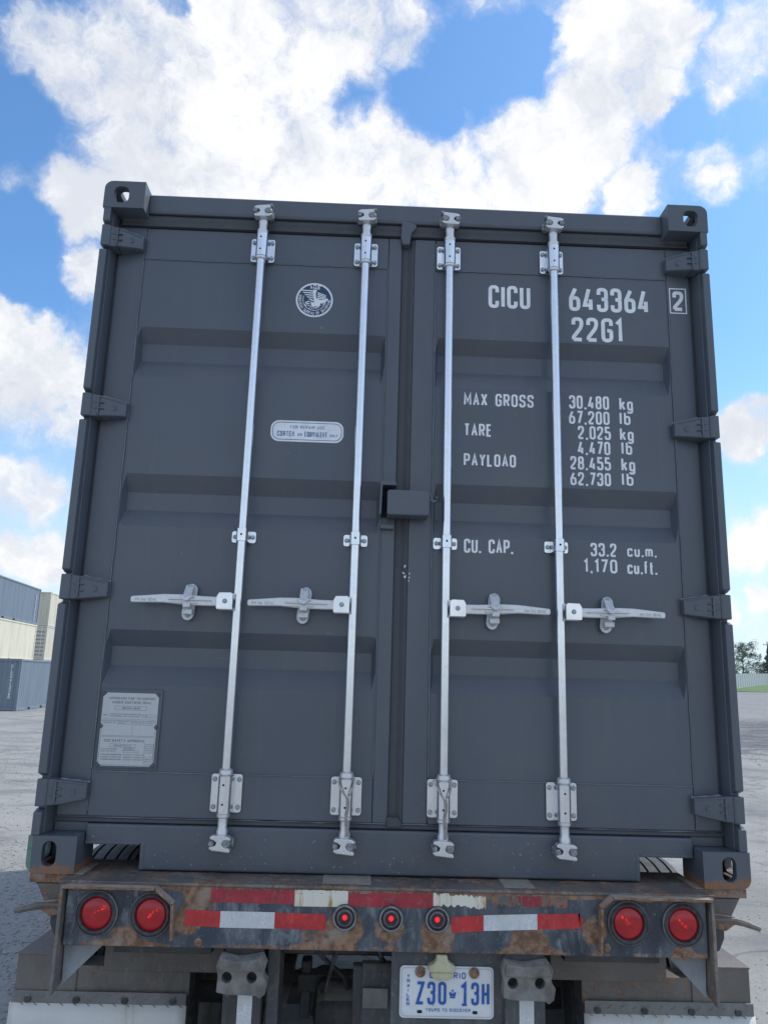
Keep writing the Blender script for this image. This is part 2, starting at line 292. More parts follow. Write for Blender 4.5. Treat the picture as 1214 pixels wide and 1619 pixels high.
# ------------------------------------------------------------------ mesh helpers
class MB:
    def __init__(s): s.bm = bmesh.new()
    def box(s, x0, x1, y0, y1, z0, z1):
        vs = [s.bm.verts.new((x, y, z)) for x in (x0, x1) for y in (y0, y1) for z in (z0, z1)]
        for f in ((0, 1, 3, 2), (4, 6, 7, 5), (0, 4, 5, 1), (2, 3, 7, 6), (0, 2, 6, 4), (1, 5, 7, 3)): s.bm.faces.new([vs[i] for i in f])
        return s
    def hexa(s, p):          # 8 points: bottom ring 4, top ring 4
        vs = [s.bm.verts.new(q) for q in p]
        for f in ((3, 2, 1, 0), (4, 5, 6, 7), (0, 1, 5, 4), (1, 2, 6, 5), (2, 3, 7, 6), (3, 0, 4, 7)): s.bm.faces.new([vs[i] for i in f])
        return s
    def prism(s, outer, a, b, axis='y', holes=()):
        loops = [outer]+list(holes)
        mp = {'y': lambda u, v, w: (u, w, v), 'x': lambda u, v, w: (w, u, v), 'z': lambda u, v, w: (u, v, w)}[axis]
        A = []; B = []
        for lp in loops:
            la = [s.bm.verts.new(mp(u, v, a)) for u, v in lp]; lb = [s.bm.verts.new(mp(u, v, b)) for u, v in lp]
            for i in range(len(lp)): j = (i+1) % len(lp); s.bm.faces.new((la[i], la[j], lb[j], lb[i]))
            A += la; B += lb
        if len(loops) == 1: tris = [tuple(range(len(outer)))] if len(outer) > 2 else []
        else: tris = tessellate_polygon([[Vector((u, v, 0)) for u, v in lp] for lp in loops])
        for tr in tris:
            try: s.bm.faces.new([A[i] for i in tr]); s.bm.faces.new([B[i] for i in tr][::-1])
            except ValueError: pass
        return s
    def sheet(s, outer, y, axis='y'):
        mp = {'y': lambda u, v: (u, y, v), 'x': lambda u, v: (y, u, v), 'z': lambda u, v: (u, v, y)}[axis]
        s.bm.faces.new([s.bm.verts.new(mp(u, v)) for u, v in outer]); return s
    def lathe(s, prof, c, axis='z', n=20, caps=True, smooth=True):
        rings = []
        for r, h in prof:
            rg = []
            for i in range(n):
                a = 2*PI*i/n; u, v = r*math.cos(a), r*math.sin(a)
                p = {'z': (u, v, h), 'y': (u, h, v), 'x': (h, u, v)}[axis]
                rg.append(s.bm.verts.new((c[0]+p[0], c[1]+p[1], c[2]+p[2])))
            rings.append(rg)
        for a, b in zip(rings, rings[1:]):
            for i in range(n):
                f = s.bm.faces.new((a[i], a[(i+1) % n], b[(i+1) % n], b[i])); f.smooth = smooth
        if caps: s.bm.faces.new(rings[0][::-1]); s.bm.faces.new(rings[-1])
        return s
    def tube(s, pts, r, n=6, smooth=True):
        pts = [Vector(p) for p in pts]; rs = r if isinstance(r, (list, tuple)) else [r]*len(pts); rings = []
        for i, p in enumerate(pts):
            d = (pts[min(i+1, len(pts)-1)]-pts[max(i-1, 0)]).normalized()
            a = Vector((0, 0, 1)) if abs(d.z) < .9 else Vector((1, 0, 0)); u = d.cross(a).normalized(); v = d.cross(u)
            rings.append([s.bm.verts.new(p+(u*math.cos(2*PI*k/n)+v*math.sin(2*PI*k/n))*rs[i]) for k in range(n)])
        for a, b in zip(rings, rings[1:]):
            for i in range(n): f = s.bm.faces.new((a[i], a[(i+1) % n], b[(i+1) % n], b[i])); f.smooth = smooth
        s.bm.faces.new(rings[0][::-1]); s.bm.faces.new(rings[-1]); return s
    def build(s, name, m, parent=None, bev=0, recalc=True, seg=2):
        if recalc: bmesh.ops.recalc_face_normals(s.bm, faces=s.bm.faces[:])
        me = bpy.data.meshes.new(name); s.bm.to_mesh(me); s.bm.free()
        o = bpy.data.objects.new(name, me); COL.objects.link(o)
        for x in (m if isinstance(m, (list, tuple)) else [m]): me.materials.append(x)
        if any(p.use_smooth for p in me.polygons): me.set_sharp_from_angle(angle=math.radians(36))
        if parent is not None: o.parent = parent
        if bev:
            k = o.modifiers.new('bevel', 'BEVEL'); k.width = bev; k.segments = seg; k.limit_method = 'ANGLE'; k.angle_limit = math.radians(38)
        return o
def empty(name, loc, label=None, cat=None, group=None):
    o = bpy.data.objects.new(name, None); COL.objects.link(o); o.location = loc; o.empty_display_size = .1
    if label: tag(o, label, cat, group)
    return o
def tag(o, label=None, cat=None, group=None, kind=None):
    if label: o['label'] = label
    if cat: o['category'] = cat
    if group: o['group'] = group
    if kind: o['kind'] = kind
    return o
def copy_tree(o, parent=None):
    c = o.copy(); COL.objects.link(c); c.parent = parent
    for ch in list(o.children): copy_tree(ch, c)
    return c
def boolcut(o, cutters):
    for c in cutters:
        k = o.modifiers.new('cut', 'BOOLEAN'); k.operation = 'DIFFERENCE'; k.object = c; k.solver = 'EXACT'
    bpy.context.view_layer.update()
    dg = bpy.context.evaluated_depsgraph_get(); me = bpy.data.meshes.new_from_object(o.evaluated_get(dg))
    o.modifiers.clear(); old = o.data; o.data = me; bpy.data.meshes.remove(old)
    for c in cutters: bpy.data.objects.remove(c, do_unlink=True)
    return o
def rrect(x0, x1, z0, z1, r, n=5, corners=(1, 1, 1, 1)):   # ccw from lower left: ll, lr, ur, ul
    P = []
    for k, (cx, cz, a0) in enumerate(((x0, z0, 180), (x1, z0, 270), (x1, z1, 0), (x0, z1, 90))):
        if not corners[k]: P.append((cx, cz)); continue
        ox = cx+r if cx == x0 else cx-r; oz = cz+r if cz == z0 else cz-r
        for i in range(n+1): a = math.radians(a0+90*i/n); P.append((ox+r*math.cos(a), oz+r*math.sin(a)))
    return P
def circle(cx, cz, r, n=28, rz=None): return [(cx+r*math.cos(2*PI*i/n), cz+(rz or r)*math.sin(2*PI*i/n)) for i in range(n)]

# ------------------------------------------------------------------ stroke lettering
R_ = 'r'; G = {
 'A': (1, [(0, [(0, 0), (.5, 1), (1, 0)]), (0, [(.17, .33), (.83, .33)])]), 'B': (1, [(1, [(0, 0), (0, 1), (.85, 1), (.85, .53), (0, .53)]), (1, [(0, .53), (1, .53), (1, 0), (0, 0)])]),
 'C': (1, [(R_, [(1, .72), (1, 1), (0, 1), (0, 0), (1, 0), (1, .28)])]), 'D': (1, [(R_+'c', [(0, 0), (0, 1), (1, 1), (1, 0)])]),
 'E': (.85, [(0, [(1, 1), (0, 1), (0, 0), (1, 0)]), (0, [(0, .52), (.85, .52)])]), 'F': (.85, [(0, [(1, 1), (0, 1), (0, 0)]), (0, [(0, .52), (.85, .52)])]),
 'G': (1, [(R_, [(1, .72), (1, 1), (0, 1), (0, 0), (1, 0), (1, .48), (.5, .48)])]), 'H': (1, [(0, [(0, 0), (0, 1)]), (0, [(1, 0), (1, 1)]), (0, [(0, .5), (1, .5)])]),
 'I': (.0, [(0, [(0, 0), (0, 1)])]), 'J': (.8, [(R_, [(1, 1), (1, 0), (0, 0), (0, .3)])]), 'K': (1, [(0, [(0, 0), (0, 1)]), (0, [(1, 1), (.05, .42)]), (0, [(.3, .56), (1, 0)])]),
 'L': (.85, [(0, [(0, 1), (0, 0), (1, 0)])]), 'M': (1.25, [(0, [(0, 0), (0, 1), (.5, .3), (1, 1), (1, 0)])]), 'N': (1, [(0, [(0, 0), (0, 1), (1, 0), (1, 1)])]),
 'O': (1, [(R_+'c', [(0, 0), (0, 1), (1, 1), (1, 0)])]), 'P': (1, [(R_, [(0, .45), (1, .45), (1, 1), (0, 1)]), (0, [(0, 1.08), (0, 0)])]),
 'Q': (1, [(R_+'c', [(0, 0), (0, 1), (1, 1), (1, 0)]), (0, [(.6, .25), (1.05, -.05)])]), 'R': (1, [(R_, [(0, .48), (1, .48), (1, 1), (0, 1)]), (0, [(0, 1.08), (0, 0)]), (0, [(.5, .48), (1, 0)])]),
 'S': (1, [(R_, [(1, .74), (1, 1), (0, 1), (0, .55), (1, .45), (1, 0), (0, 0), (0, .26)])]), 'T': (1, [(0, [(0, 1), (1, 1)]), (0, [(.5, 1), (.5, 0)])]),
 'U': (1, [(R_, [(0, 1), (0, 0), (1, 0), (1, 1)])]), 'V': (1, [(0, [(0, 1), (.5, 0), (1, 1)])]), 'W': (1.3, [(0, [(0, 1), (.25, 0), (.5, .8), (.75, 0), (1, 1)])]),
 'X': (1, [(0, [(0, 0), (1, 1)]), (0, [(0, 1), (1, 0)])]), 'Y': (1, [(0, [(0, 1), (.5, .5), (1, 1)]), (0, [(.5, .5), (.5, 0)])]), 'Z': (1, [(0, [(0, 1), (1, 1), (0, 0), (1, 0)])]),
 '0': (1, [(R_+'c', [(0, 0), (0, 1), (1, 1), (1, 0)])]), '1': (.3, [(0, [(-.4, .82), (1, 1.0), (1, 0)])]), '2': (1, [(R_, [(0, .72), (0, 1), (1, 1), (1, .62), (0, .12), (0, 0)]), (0, [(-.02, 0), (1, 0)])]),
 '3': (1, [(R_, [(0, .74), (0, 1), (1, 1), (1, .53), (.4, .53)]), (R_, [(.4, .53), (1, .53), (1, 0), (0, 0), (0, .26)])]), '4': (1.05, [(0, [(.55, 1), (0, .22), (1, .22)]), (0, [(.76, .5), (.76, 0)])]),
 '5': (1, [(R_, [(0, .24), (0, 0), (1, 0), (1, .6), (.08, .6)]), (0, [(.05, .52), (.05, 1), (.95, 1)])]), '6': (1, [(R_, [(0, .3), (0, 0), (1, 0), (1, .55), (0, .55), (0, .3)]), (0, [(0, .32), (0, .52), (.62, 1)])]),
 '7': (1, [(0, [(0, 1), (1, 1), (.32, 0)])]), '8': (1, [(R_+'c', [(0, .0), (0, .53), (1, .53), (1, 0)]), (R_+'c', [(.05, .53), (.05, 1), (.95, 1), (.95, .53)])]), '9': (1, [(R_, [(1, .6), (1, 1), (0, 1), (0, .45), (1, .45), (1, .6)]), (0, [(1, .65), (1, .4), (.4, 0)])]),
 '.': (.0, [(0, [(0, -.085), (0, .09)])]), ',': (.12, [(0, [(1, .05), (0, -.13)])]), '-': (.7, [(0, [(0, .5), (1, .5)])]), '/': (.7, [(0, [(0, 0), (1, 1)])]), "'": (0, [(0, [(0, .8), (0, 1)])]), ':': (0, [(0, [(0, .15), (0, .2)]), (0, [(0, .6), (0, .65)])]),
 'k': (.85, [(0, [(0, 0), (0, 1.02)]), (0, [(1, .68), (.1, .30)]), (0, [(.4, .42), (1, 0)])]), 'g': (.85, [(R_+'c', [(0, .0), (0, .66), (1, .66), (1, .0)]), (R_, [(1, .66), (1, -.28), (0, -.28), (0, -.16)])]),
 'l': (0, [(0, [(0, 0), (0, 1.02)])]), 'b': (.85, [(R_+'c', [(0, 0), (0, .66), (1, .66), (1, 0)]), (0, [(0, 0), (0, 1.02)])]), 'c': (.8, [(R_, [(1, .48), (1, .66), (0, .66), (0, 0), (1, 0), (1, .18)])]),
 'u': (.8, [(R_, [(0, .66), (0, 0), (1, 0)]), (0, [(1, 0), (1, .66)])]), 'm': (1.3, [(R_, [(0, 0), (0, .66), (.5, .66), (.5, 0)]), (R_, [(.5, .4), (.5, .66), (1, .66), (1, 0)])]),
 'f': (.55, [(R_, [(1, 1), (.3, 1), (.3, 0)]), (0, [(-.1, .62), (.95, .62)])]), 't': (.55, [(R_, [(.3, .98), (.3, 0), (1, 0)]), (0, [(-.1, .64), (.95, .64)])])}
def roundpoly(pts, r, closed):
    out = []; n = len(pts)
    for i in range(n):
        p = Vector(pts[i])
        if not closed and i in (0, n-1): out.append(p); continue
        a = Vector(pts[i-1]); b = Vector(pts[(i+1) % n]); da = (a-p); db = (b-p); rr = min(r, da.length*.48, db.length*.48)
        p1 = p+da.normalized()*rr; p2 = p+db.normalized()*rr
        for k in range(5): q = k/4; out.append(p1*(1-q)**2+p*2*q*(1-q)+p2*q*q)
    return out
def stroke(mb, pts, w, tf, closed=False):
    P = [Vector(p[:2]) for p in pts]
    Q = [P[0]]
    for p in P[1:]:
        if (p-Q[-1]).length > 1e-6: Q.append(p)
    if closed and (Q[0]-Q[-1]).length < 1e-6: Q.pop()
    n = len(Q); L = []; Rr = []
    for i, p in enumerate(Q):
        if closed: a, b = Q[i-1], Q[(i+1) % n]
        else: a = Q[i-1] if i else p; b = Q[i+1] if i < n-1 else p
        d1 = (p-a).normalized() if (p-a).length > 0 else (b-p).normalized(); d2 = (b-p).normalized() if (b-p).length > 0 else d1
        m = (d1+d2); m = m.normalized() if m.length > 1e-4 else d1
        k = min(1/max(.3, m.dot(d1)), 2.2); nn = Vector((-m.y, m.x))*w/2*k
        L.append(mb.bm.verts.new(tf(*(p+nn)))); Rr.append(mb.bm.verts.new(tf(*(p-nn))))
    for i in range(n if closed else n-1):
        j = (i+1) % n
        try: mb.bm.faces.new((Rr[i], Rr[j], L[j], L[i]))
        except ValueError: pass
def text(mb, s, x0, x1, z0, z1, Y, th=.15, tf=None, rad=.3, gap=.84, space=1.0):
    h = z1-z0; t_ = th*h
    tot = 0; xs = []
    for ch in s:
        if ch == ' ': tot += space; xs.append(None); continue
        xs.append(tot); tot += G[ch][0]+gap
    tot -= gap if s[-1] != ' ' else 0
    sx = (x1-x0-t_)/max(tot, .001); cnt = 0
    if s in ('l', 'I', '1'): sx = h*.4
    for ch, xo in zip(s, xs):
        if xo is None: continue
        wd, strokes = G[ch]
        for kind, pts in strokes:
            w_ = max(wd, .001)
            q = [(x0+t_/2+(xo+(p[0]*w_ if wd else 0))*sx, z0+t_/2+p[1]*(h-t_)) for p in pts]
            closed = kind == 1 or (isinstance(kind, str) and kind.endswith('c'))
            if isinstance(kind, str): q = roundpoly(q, rad*h*.62, closed)
            if ch == 'I': pass
            yy = Y-.00008*(cnt % 5); cnt += 1
            f = (lambda a, b, yy=yy: (a, yy, b)) if tf is None else (lambda a, b, yy=yy: tf(a, b, yy))
            stroke(mb, q, t_, f, closed)

# ================================================================== SETTING
def hgt(x, y):
    def ss(v): v = max(0, min(1, v)); return v*v*(3-2*v)
    r = ss((x-4)/22)
    up_ = 1.47*max(0, min(1, (y-10)/80))+max(0, min(8.4, y-90))*.045+max(0, min(36, y-98.4))*.022
    l = -.28*ss((-x-5)/9)*ss((y-14)/20)
    z = r*up_+l
    d = math.hypot(x, y)
    return z*(1 if d < 220 else max(0, 1-(d-220)/300))
def f_ground(n, b, c):
    P = gpos(n); sep = n('ShaderNodeSeparateXYZ'); n.lk(P, sep.inputs[0])
    a = n.noise(P, .35, 8, .65); a2 = n.noise(n.mapping(P, (.8, 1, 1)), 1.3, 8, .70, .6); g = n.noise(P, 26, 6, .75); g2 = n.noise(P, 110, 4, .8)
    col = n.mix(n.mr(a, .3, .7), (.27, .268, .252), (.37, .365, .345))
    col = n.mix(n.math('MULTIPLY', n.mr(a2, .46, .66), .70), col, (.17, .175, .185))
    col = n.mix(n.math('MULTIPLY', n.mr(n.noise(n.mapping(P, (.35, 1, 1)), .9, 8, .72, .8), .52, .70), .60), col, (.17, .175, .18))
    col = n.mix(n.math('MULTIPLY', n.mr(g, .42, .74), .5), col, (.17, .17, .17))
    col = n.mix(n.math('MULTIPLY', n.mr(g2, .52, .75), .35), col, (.48, .48, .46))
    # darker broken patch of tyre-churned gravel on the right, 18 to 34 m away
    w = n.math('ADD', sep.outputs[1], n.math('MULTIPLY', n.math('SUBTRACT', a2, .5), 14))
    pt = n.math('MULTIPLY', n.math('MULTIPLY', n.mr(w, 19, 22), n.mr(w, 40, 33)), n.mr(sep.outputs[0], 2, 9))
    col = n.mix(n.math('MULTIPLY', pt, n.mr(n.noise(n.mapping(P, (.3, 1.3, 1)), 2.4, 8, .7), .36, .54, .1, .85)), col, (.10, .105, .115))
    far_ = n.math('MULTIPLY', n.mr(sep.outputs[1], 38, 46), n.mr(sep.outputs[0], 2, 9))
    col = n.mix(n.math('MULTIPLY', far_, .6), col, (.25, .25, .25))
    # coarse gravel around the trailer on the left
    gv = n.math('MULTIPLY', n.mr(sep.outputs[0], -1.0, -2.0), n.mr(sep.outputs[1], 6.5, 4.0))
    vo = n('ShaderNodeTexVoronoi'); n.lk(P, vo.inputs['Vector']); vo.inputs['Scale'].default_value = 34
    bw = n('ShaderNodeRGBToBW'); n.lk(vo.outputs['Color'], bw.inputs[0])
    gc = n.mix(bw.outputs[0], (.27, .27, .27), (.37, .37, .365))
    col = n.mix(n.math('MULTIPLY', gv, .75), col, gc)
    # cracks
    cr = n('ShaderNodeTexVoronoi'); cr.feature = 'DISTANCE_TO_EDGE'; n.lk(n.vm('ADD', P, n.scale(n.vm('SUBTRACT', _nc(n, P, 1.2), (.5, .5, .5)), 1.6)), cr.inputs['Vector']); cr.inputs['Scale'].default_value = .23
    col = n.mix(n.math('MULTIPLY', n.mr(cr.outputs[0], .007, .002), .45), col, (.09, .09, .085))
    n.setin(b.inputs['Base Color'], col); b.inputs['Roughness'].default_value = .95; b.inputs['Specular IOR Level'].default_value = .2
    bump(n, b, n.math('ADD', n.math('MULTIPLY', n.noise(P, 9, 8, .75), 1.0), n.math('MULTIPLY', n.math('SUBTRACT', 1.0, vo.outputs[0]), n.math('MULTIPLY', gv, .6))), .40, .02)
def _nc(n, P, sc):
    m = n('ShaderNodeTexNoise'); n.lk(P, m.inputs['Vector']); m.inputs['Scale'].default_value = sc; return m.outputs[1]
M_ground = mat('crushed_limestone_ground', f_ground)
mb = MB(); rads = [0]+[1.5*1.145**k for k in range(56)]; NA = 120; rings = []
for r in rads:
    if r == 0: rings.append([mb.bm.verts.new((0, 0, 0))]); continue
    rings.append([mb.bm.verts.new((r*math.cos(2*PI*i/NA), r*math.sin(2*PI*i/NA), hgt(r*math.cos(2*PI*i/NA), r*math.sin(2*PI*i/NA)))) for i in range(NA)])
for i in range(NA): mb.bm.faces.new((rings[0][0], rings[1][i], rings[1][(i+1) % NA]))
for a, b_ in zip(rings[1:], rings[2:]):
    for i in range(NA): f = mb.bm.faces.new((a[i], b_[i], b_[(i+1) % NA], a[(i+1) % NA])); f.smooth = True
tag(mb.build('ground', M_ground), kind='structure')

# grass verge below the fence (rises to the fence foot)
FA = Vector((48.7, 98.4)); FD = Vector((22.3, 35.2)).normalized(); FN = Vector((FD.y, -FD.x))
def f_grass(n, b, c):
    P = gpos(n); n.setin(b.inputs['Base Color'], n.mix(n.mr(n.noise(P, 1.5, 7, .7), .3, .7), (.075, .15, .045), (.14, .22, .075))); b.inputs['Roughness'].default_value = .9
M_grass = mat('mown_grass', f_grass)
mb = MB(); cols = []
for i in range(-14, 31):
    p0 = FA+FD*(i*4.0); row = []
    near_y = 90.2
    for k in range(7):
        x = p0.x+.0*k; 
        q = p0+Vector((0, near_y-p0.y))*(1-k/6) if p0.y > near_y else p0
        row.append(mb.bm.verts.new((q.x+(1.5 if k == 6 else 0)*-.4, q.y, hgt(q.x, q.y)+.06)))
    cols.append(row)
for a, b_ in zip(cols, cols[1:]):
    for k in range(6):
        try: mb.bm.faces.new((a[k], b_[k], b_[k+1], a[k+1]))
        except ValueError: pass
tag(mb.build('grass', M_grass), kind='stuff')

# loose stones near the trailer
def f_stone(n, b, c):
    oi = n('ShaderNodeObjectInfo'); P = gpos(n); vo = n('ShaderNodeTexVoronoi'); n.lk(P, vo.inputs['Vector']); vo.inputs['Scale'].default_value = 30
    bw = n('ShaderNodeRGBToBW'); n.lk(vo.outputs['Color'], bw.inputs[0])
    n.setin(b.inputs['Base Color'], n.mix(bw.outputs[0], (.29, .29, .29), (.42, .42, .41))); b.inputs['Roughness'].default_value = .9
M_stone = mat('gravel_stone', f_stone)
rs = random.Random(3); V = []; F = []
def stone(x, y, s):
    b0 = len(V); z = hgt(x, y)+s*.25; a = rs.uniform(0, 6.28)
    for dx, dy, dz in ((1, 0, 0), (0, .8, 0), (-1, 0, 0), (0, -.8, 0), (.1, .1, .62), (0, 0, -.5)):
        k = rs.uniform(.7, 1.25); V.append((x+s*k*(dx*math.cos(a)-dy*math.sin(a)), y+s*k*(dx*math.sin(a)+dy*math.cos(a)), z+s*k*dz))
    for f in ((0, 1, 4), (1, 2, 4), (2, 3, 4), (3, 0, 4), (1, 0, 5), (2, 1, 5), (3, 2, 5), (0, 3, 5)): F.append(tuple(b0+i for i in f))
for k in range(9000):
    y = rs.uniform(.4, 6.5)**1.0; x = -1.35-abs(rs.gauss(0, 1.6))
    stone(x, y, rs.uniform(.005, .014) if rs.random() < .95 else rs.uniform(.014, .024))
for k in range(5000):
    y = rs.uniform(1, 20); x = 1.4+abs(rs.gauss(0, 3.5)); stone(x, y, rs.uniform(.004, .011))
for k in range(6000):
    y = rs.uniform(6, 26); x = -1.8-abs(rs.gauss(0, 4.5)); stone(x, y, rs.uniform(.006, .02))
for k in range(2500):
    y = rs.uniform(17, 36); x = rs.uniform(6, 20); stone(x, y, rs.uniform(.01, .035))
me = bpy.data.meshes.new('gravel'); me.from_pydata(V, [], F); me.materials.append(M_stone)
o = bpy.data.objects.new('gravel', me); COL.objects.link(o); tag(o, 'loose grey gravel scattered over the pale yard ground', None, None, 'stuff')

# ---- white fence on the right
M_fence = simple('white_fence_board', (.40, .45, .48), .6, 0, .05, 3)
fe = empty('fence', (FA.x, FA.y, hgt(FA.x, FA.y)), 'long pale grey-white board fence behind the grass verge at right', 'fence')
ang = math.atan2(FD.y, FD.x); fe.rotation_euler.z = ang
pan = None; N0, N1, PW = -5, 24, 2.5
for i in range(N0, N1):
    p = FA+FD*(i*PW); z = hgt(p.x, p.y)-hgt(FA.x, FA.y)
    if pan is None:
        mb = MB()
        for k in range(16): mb.box(.03+k*.152, .03+k*.152+.1515, -.01+.001*(k % 2), .012+.001*(k % 2), .0, 1.93)
        mb.box(.0, 2.5, .013, .05, .3, .38); mb.box(0, 2.5, .013, .05, 1.6, 1.68)
        pan = mb.build('fence_panel', M_fence, fe); q = pan
        post = MB().box(-.06, .06, -.05, .07, -.2, 2.02).build('fence_post', M_fence, fe); r = post
    else: q = pan.copy(); COL.objects.link(q); r = post.copy(); COL.objects.link(r)
    q.location = r.location = (i*PW, 0, z)

# ---- trees
def f_leaf(c1, c2):
    def fn(n, b, c):
        P = gpos(n); n.setin(b.inputs['Base Color'], n.mix(n.mr(n.noise(P, 1.1, 5, .7), .35, .65), c1, c2)); b.inputs['Roughness'].default_value = .7
    return fn
M_leaf = mat('grey_green_leaves', f_leaf((.10, .145, .10), (.20, .25, .18)))
M_leafd = mat('dark_needles', f_leaf((.06, .085, .07), (.11, .14, .11)))
M_bark = simple('bark', (.12, .10, .085), .9, 0, .3, 8)
def leafmesh(pts, size, rs, m, parent, name='crown'):
    V = []; F = []
    for p in pts:
        b0 = len(V); a = Vector((rs.gauss(0, 1), rs.gauss(0, 1), rs.gauss(0, 1))).normalized(); u = a.orthogonal().normalized(); v = a.cross(u); s = size*rs.uniform(.6, 1.3)
        for k in range(4): V.append(tuple(Vector(p)+(u*math.cos(k*PI/2)+v*math.sin(k*PI/2))*s*(1 if k % 2 else .55)))
        F.append((b0, b0+1, b0+2, b0+3))
    me = bpy.data.meshes.new(name); me.from_pydata(V, [], F); me.materials.append(m)
    o = bpy.data.objects.new(name, me); COL.objects.link(o); o.parent = parent; return o
def broadleaf(name, x, y, h, wd, label, seed, cat='tree', dens=5200, low=.22):
    rs = random.Random(seed); tr = empty(name, (x, y, hgt(x, y)-.1), label, cat, 'trees behind the fence')
    mb = MB(); mb.tube([(0, 0, 0), (.05, 0, h*.3), (0, .1, h*.6), (.1, 0, h*.85)], [h*.022, h*.017, h*.01, .02], 8); cl = []
    for k in range(16):
        a = k*2.4+rs.uniform(-.3, .3); z0 = h*rs.uniform(.2, .75); L = wd*rs.uniform(.5, 1.0)*(1.0-abs(z0/h-.45)); e = (L*math.cos(a), L*math.sin(a), z0+h*rs.uniform(.08, .22))
        mb.tube([(0, 0, z0), (e[0]*.5, e[1]*.5, z0+(e[2]-z0)*.6), e], [.05, .035, .012], 5)
        for q in range(5): cl.append((e[0]+rs.gauss(0, wd*.16), e[1]+rs.gauss(0, wd*.16), e[2]+rs.gauss(0, h*.07), rs.uniform(.3, .75)))
    for q in range(14): cl.append((rs.gauss(0, wd*.28), rs.gauss(0, wd*.28), h*rs.uniform(low, .97), rs.uniform(.3, .7)))
    mb.build('trunk', M_bark, tr)
    pts = []
    for k in range(dens):
        c = rs.choice(cl); r = c[3]*rs.random()**.4; d = Vector((rs.gauss(0, 1), rs.gauss(0, 1), rs.gauss(0, 1))).normalized()*r
        if c[2]+d.z > .4: pts.append((c[0]+d.x, c[1]+d.y, c[2]+d.z))
    leafmesh(pts, .11, rs, M_leaf, tr)
broadleaf('broadleaf_tree', 68.9, 138, 7.6, 2.7, 'airy grey-green leafy tree behind the fence, left of the dark conifer', 5)
broadleaf('hedge_shrub', 74.2, 141, 4.3, 2.3, 'low rounded shrub behind the fence between leafy tree and conifer', 11, 'shrub', 3600, .1)
def conifer(x, y, h, wd, label, seed):
    rs = random.Random(seed); tr = empty('conifer_tree', (x, y, hgt(x, y)-.1), label, 'tree', 'trees behind the fence')
    MB().tube([(0, 0, 0), (0, 0, h*.97)], [.13, .02], 7).build('trunk', M_bark, tr); pts = []
    for k in range(6000):
        u = rs.random()**.7; z = h*(1-u)*.93+h*.05; tier = .72+.28*math.sin(z*5.2+rs.random()*.8); R = wd*u*tier+.08
        a = rs.uniform(0, 2*PI); a = round(a/.52)*.52+rs.gauss(0, .13); r = R*rs.random()**.5
        pts.append((r*math.cos(a), r*math.sin(a), z-r*.28))
    leafmesh(pts, .10, rs, M_leafd, tr)
conifer(73.0, 136.5, 7.2, 2.5, 'dark pointed conifer behind the fence at the right edge', 8)
# ---- utility pole
M_pole = simple('weathered_pole', (.20, .21, .22), .8, 0, .2, 3)
po = empty('utility_pole', (81.0, 152.0, hgt(81, 152)), 'thin utility pole rising behind the conifer at the right edge', 'pole')
MB().lathe([(.14, 0), (.10, 8.6)], (0, 0, 0), 'z', 10).build('shaft', M_pole, po)
MB().box(-.9, .9, -.05, .05, 7.9, 8.02).build('crossarm', M_pole, po)
for k in (-.8, 0, .8): MB().lathe([(.03, 8.03), (.05, 8.1), (.03, 8.2)], (k, 0, 0), 'z', 8).build('insulator', M_pole, po)

# ---- containers stacked in the yard at left
def yard_mats(nm, c):
    def fn(n, b, cc):
        P = gpos(n); st = n.noise(n.mapping(P, (1.2, 1.2, .15)), 2, 6, .65)
        n.setin(b.inputs['Base Color'], n.mix(n.mr(st, .35, .75), c, [x*.80 for x in c])); b.inputs['Roughness'].default_value = .5
    return mat(nm, fn)
M_yblue = yard_mats('blue_container_paint', (.185, .235, .29)); M_ycream = yard_mats('cream_container_paint', (.74, .70, .56)); M_ygrey = yard_mats('beige_container_paint', (.66, .63, .52))
M_yblue2 = yard_mats('slate_blue_container_paint', (.185, .235, .29))
def corr(mb, x, y0, y1, z0, z1, pitch, depth, sgn, along='y'):
    n = max(2, int((y1-y0)/pitch)); pts = []
    for i in range(n):
        a = y0+(y1-y0)*i/n; w = (y1-y0)/n
        pts += [(a, 0), (a+w*.26, 0), (a+w*.5, depth), (a+w*.76, depth)]
    pts.append((y1, 0)); prev = None
    for u, d in pts:
        P0, P1 = ((x-sgn*d, u, z0), (x-sgn*d, u, z1)) if along == 'y' else ((u, x+sgn*d, z0), (u, x+sgn*d, z1))
        a, b_ = mb.bm.verts.new(P0), mb.bm.verts.new(P1)
        if prev: mb.bm.faces.new((prev[0], a, b_, prev[1]))
        prev = (a, b_)
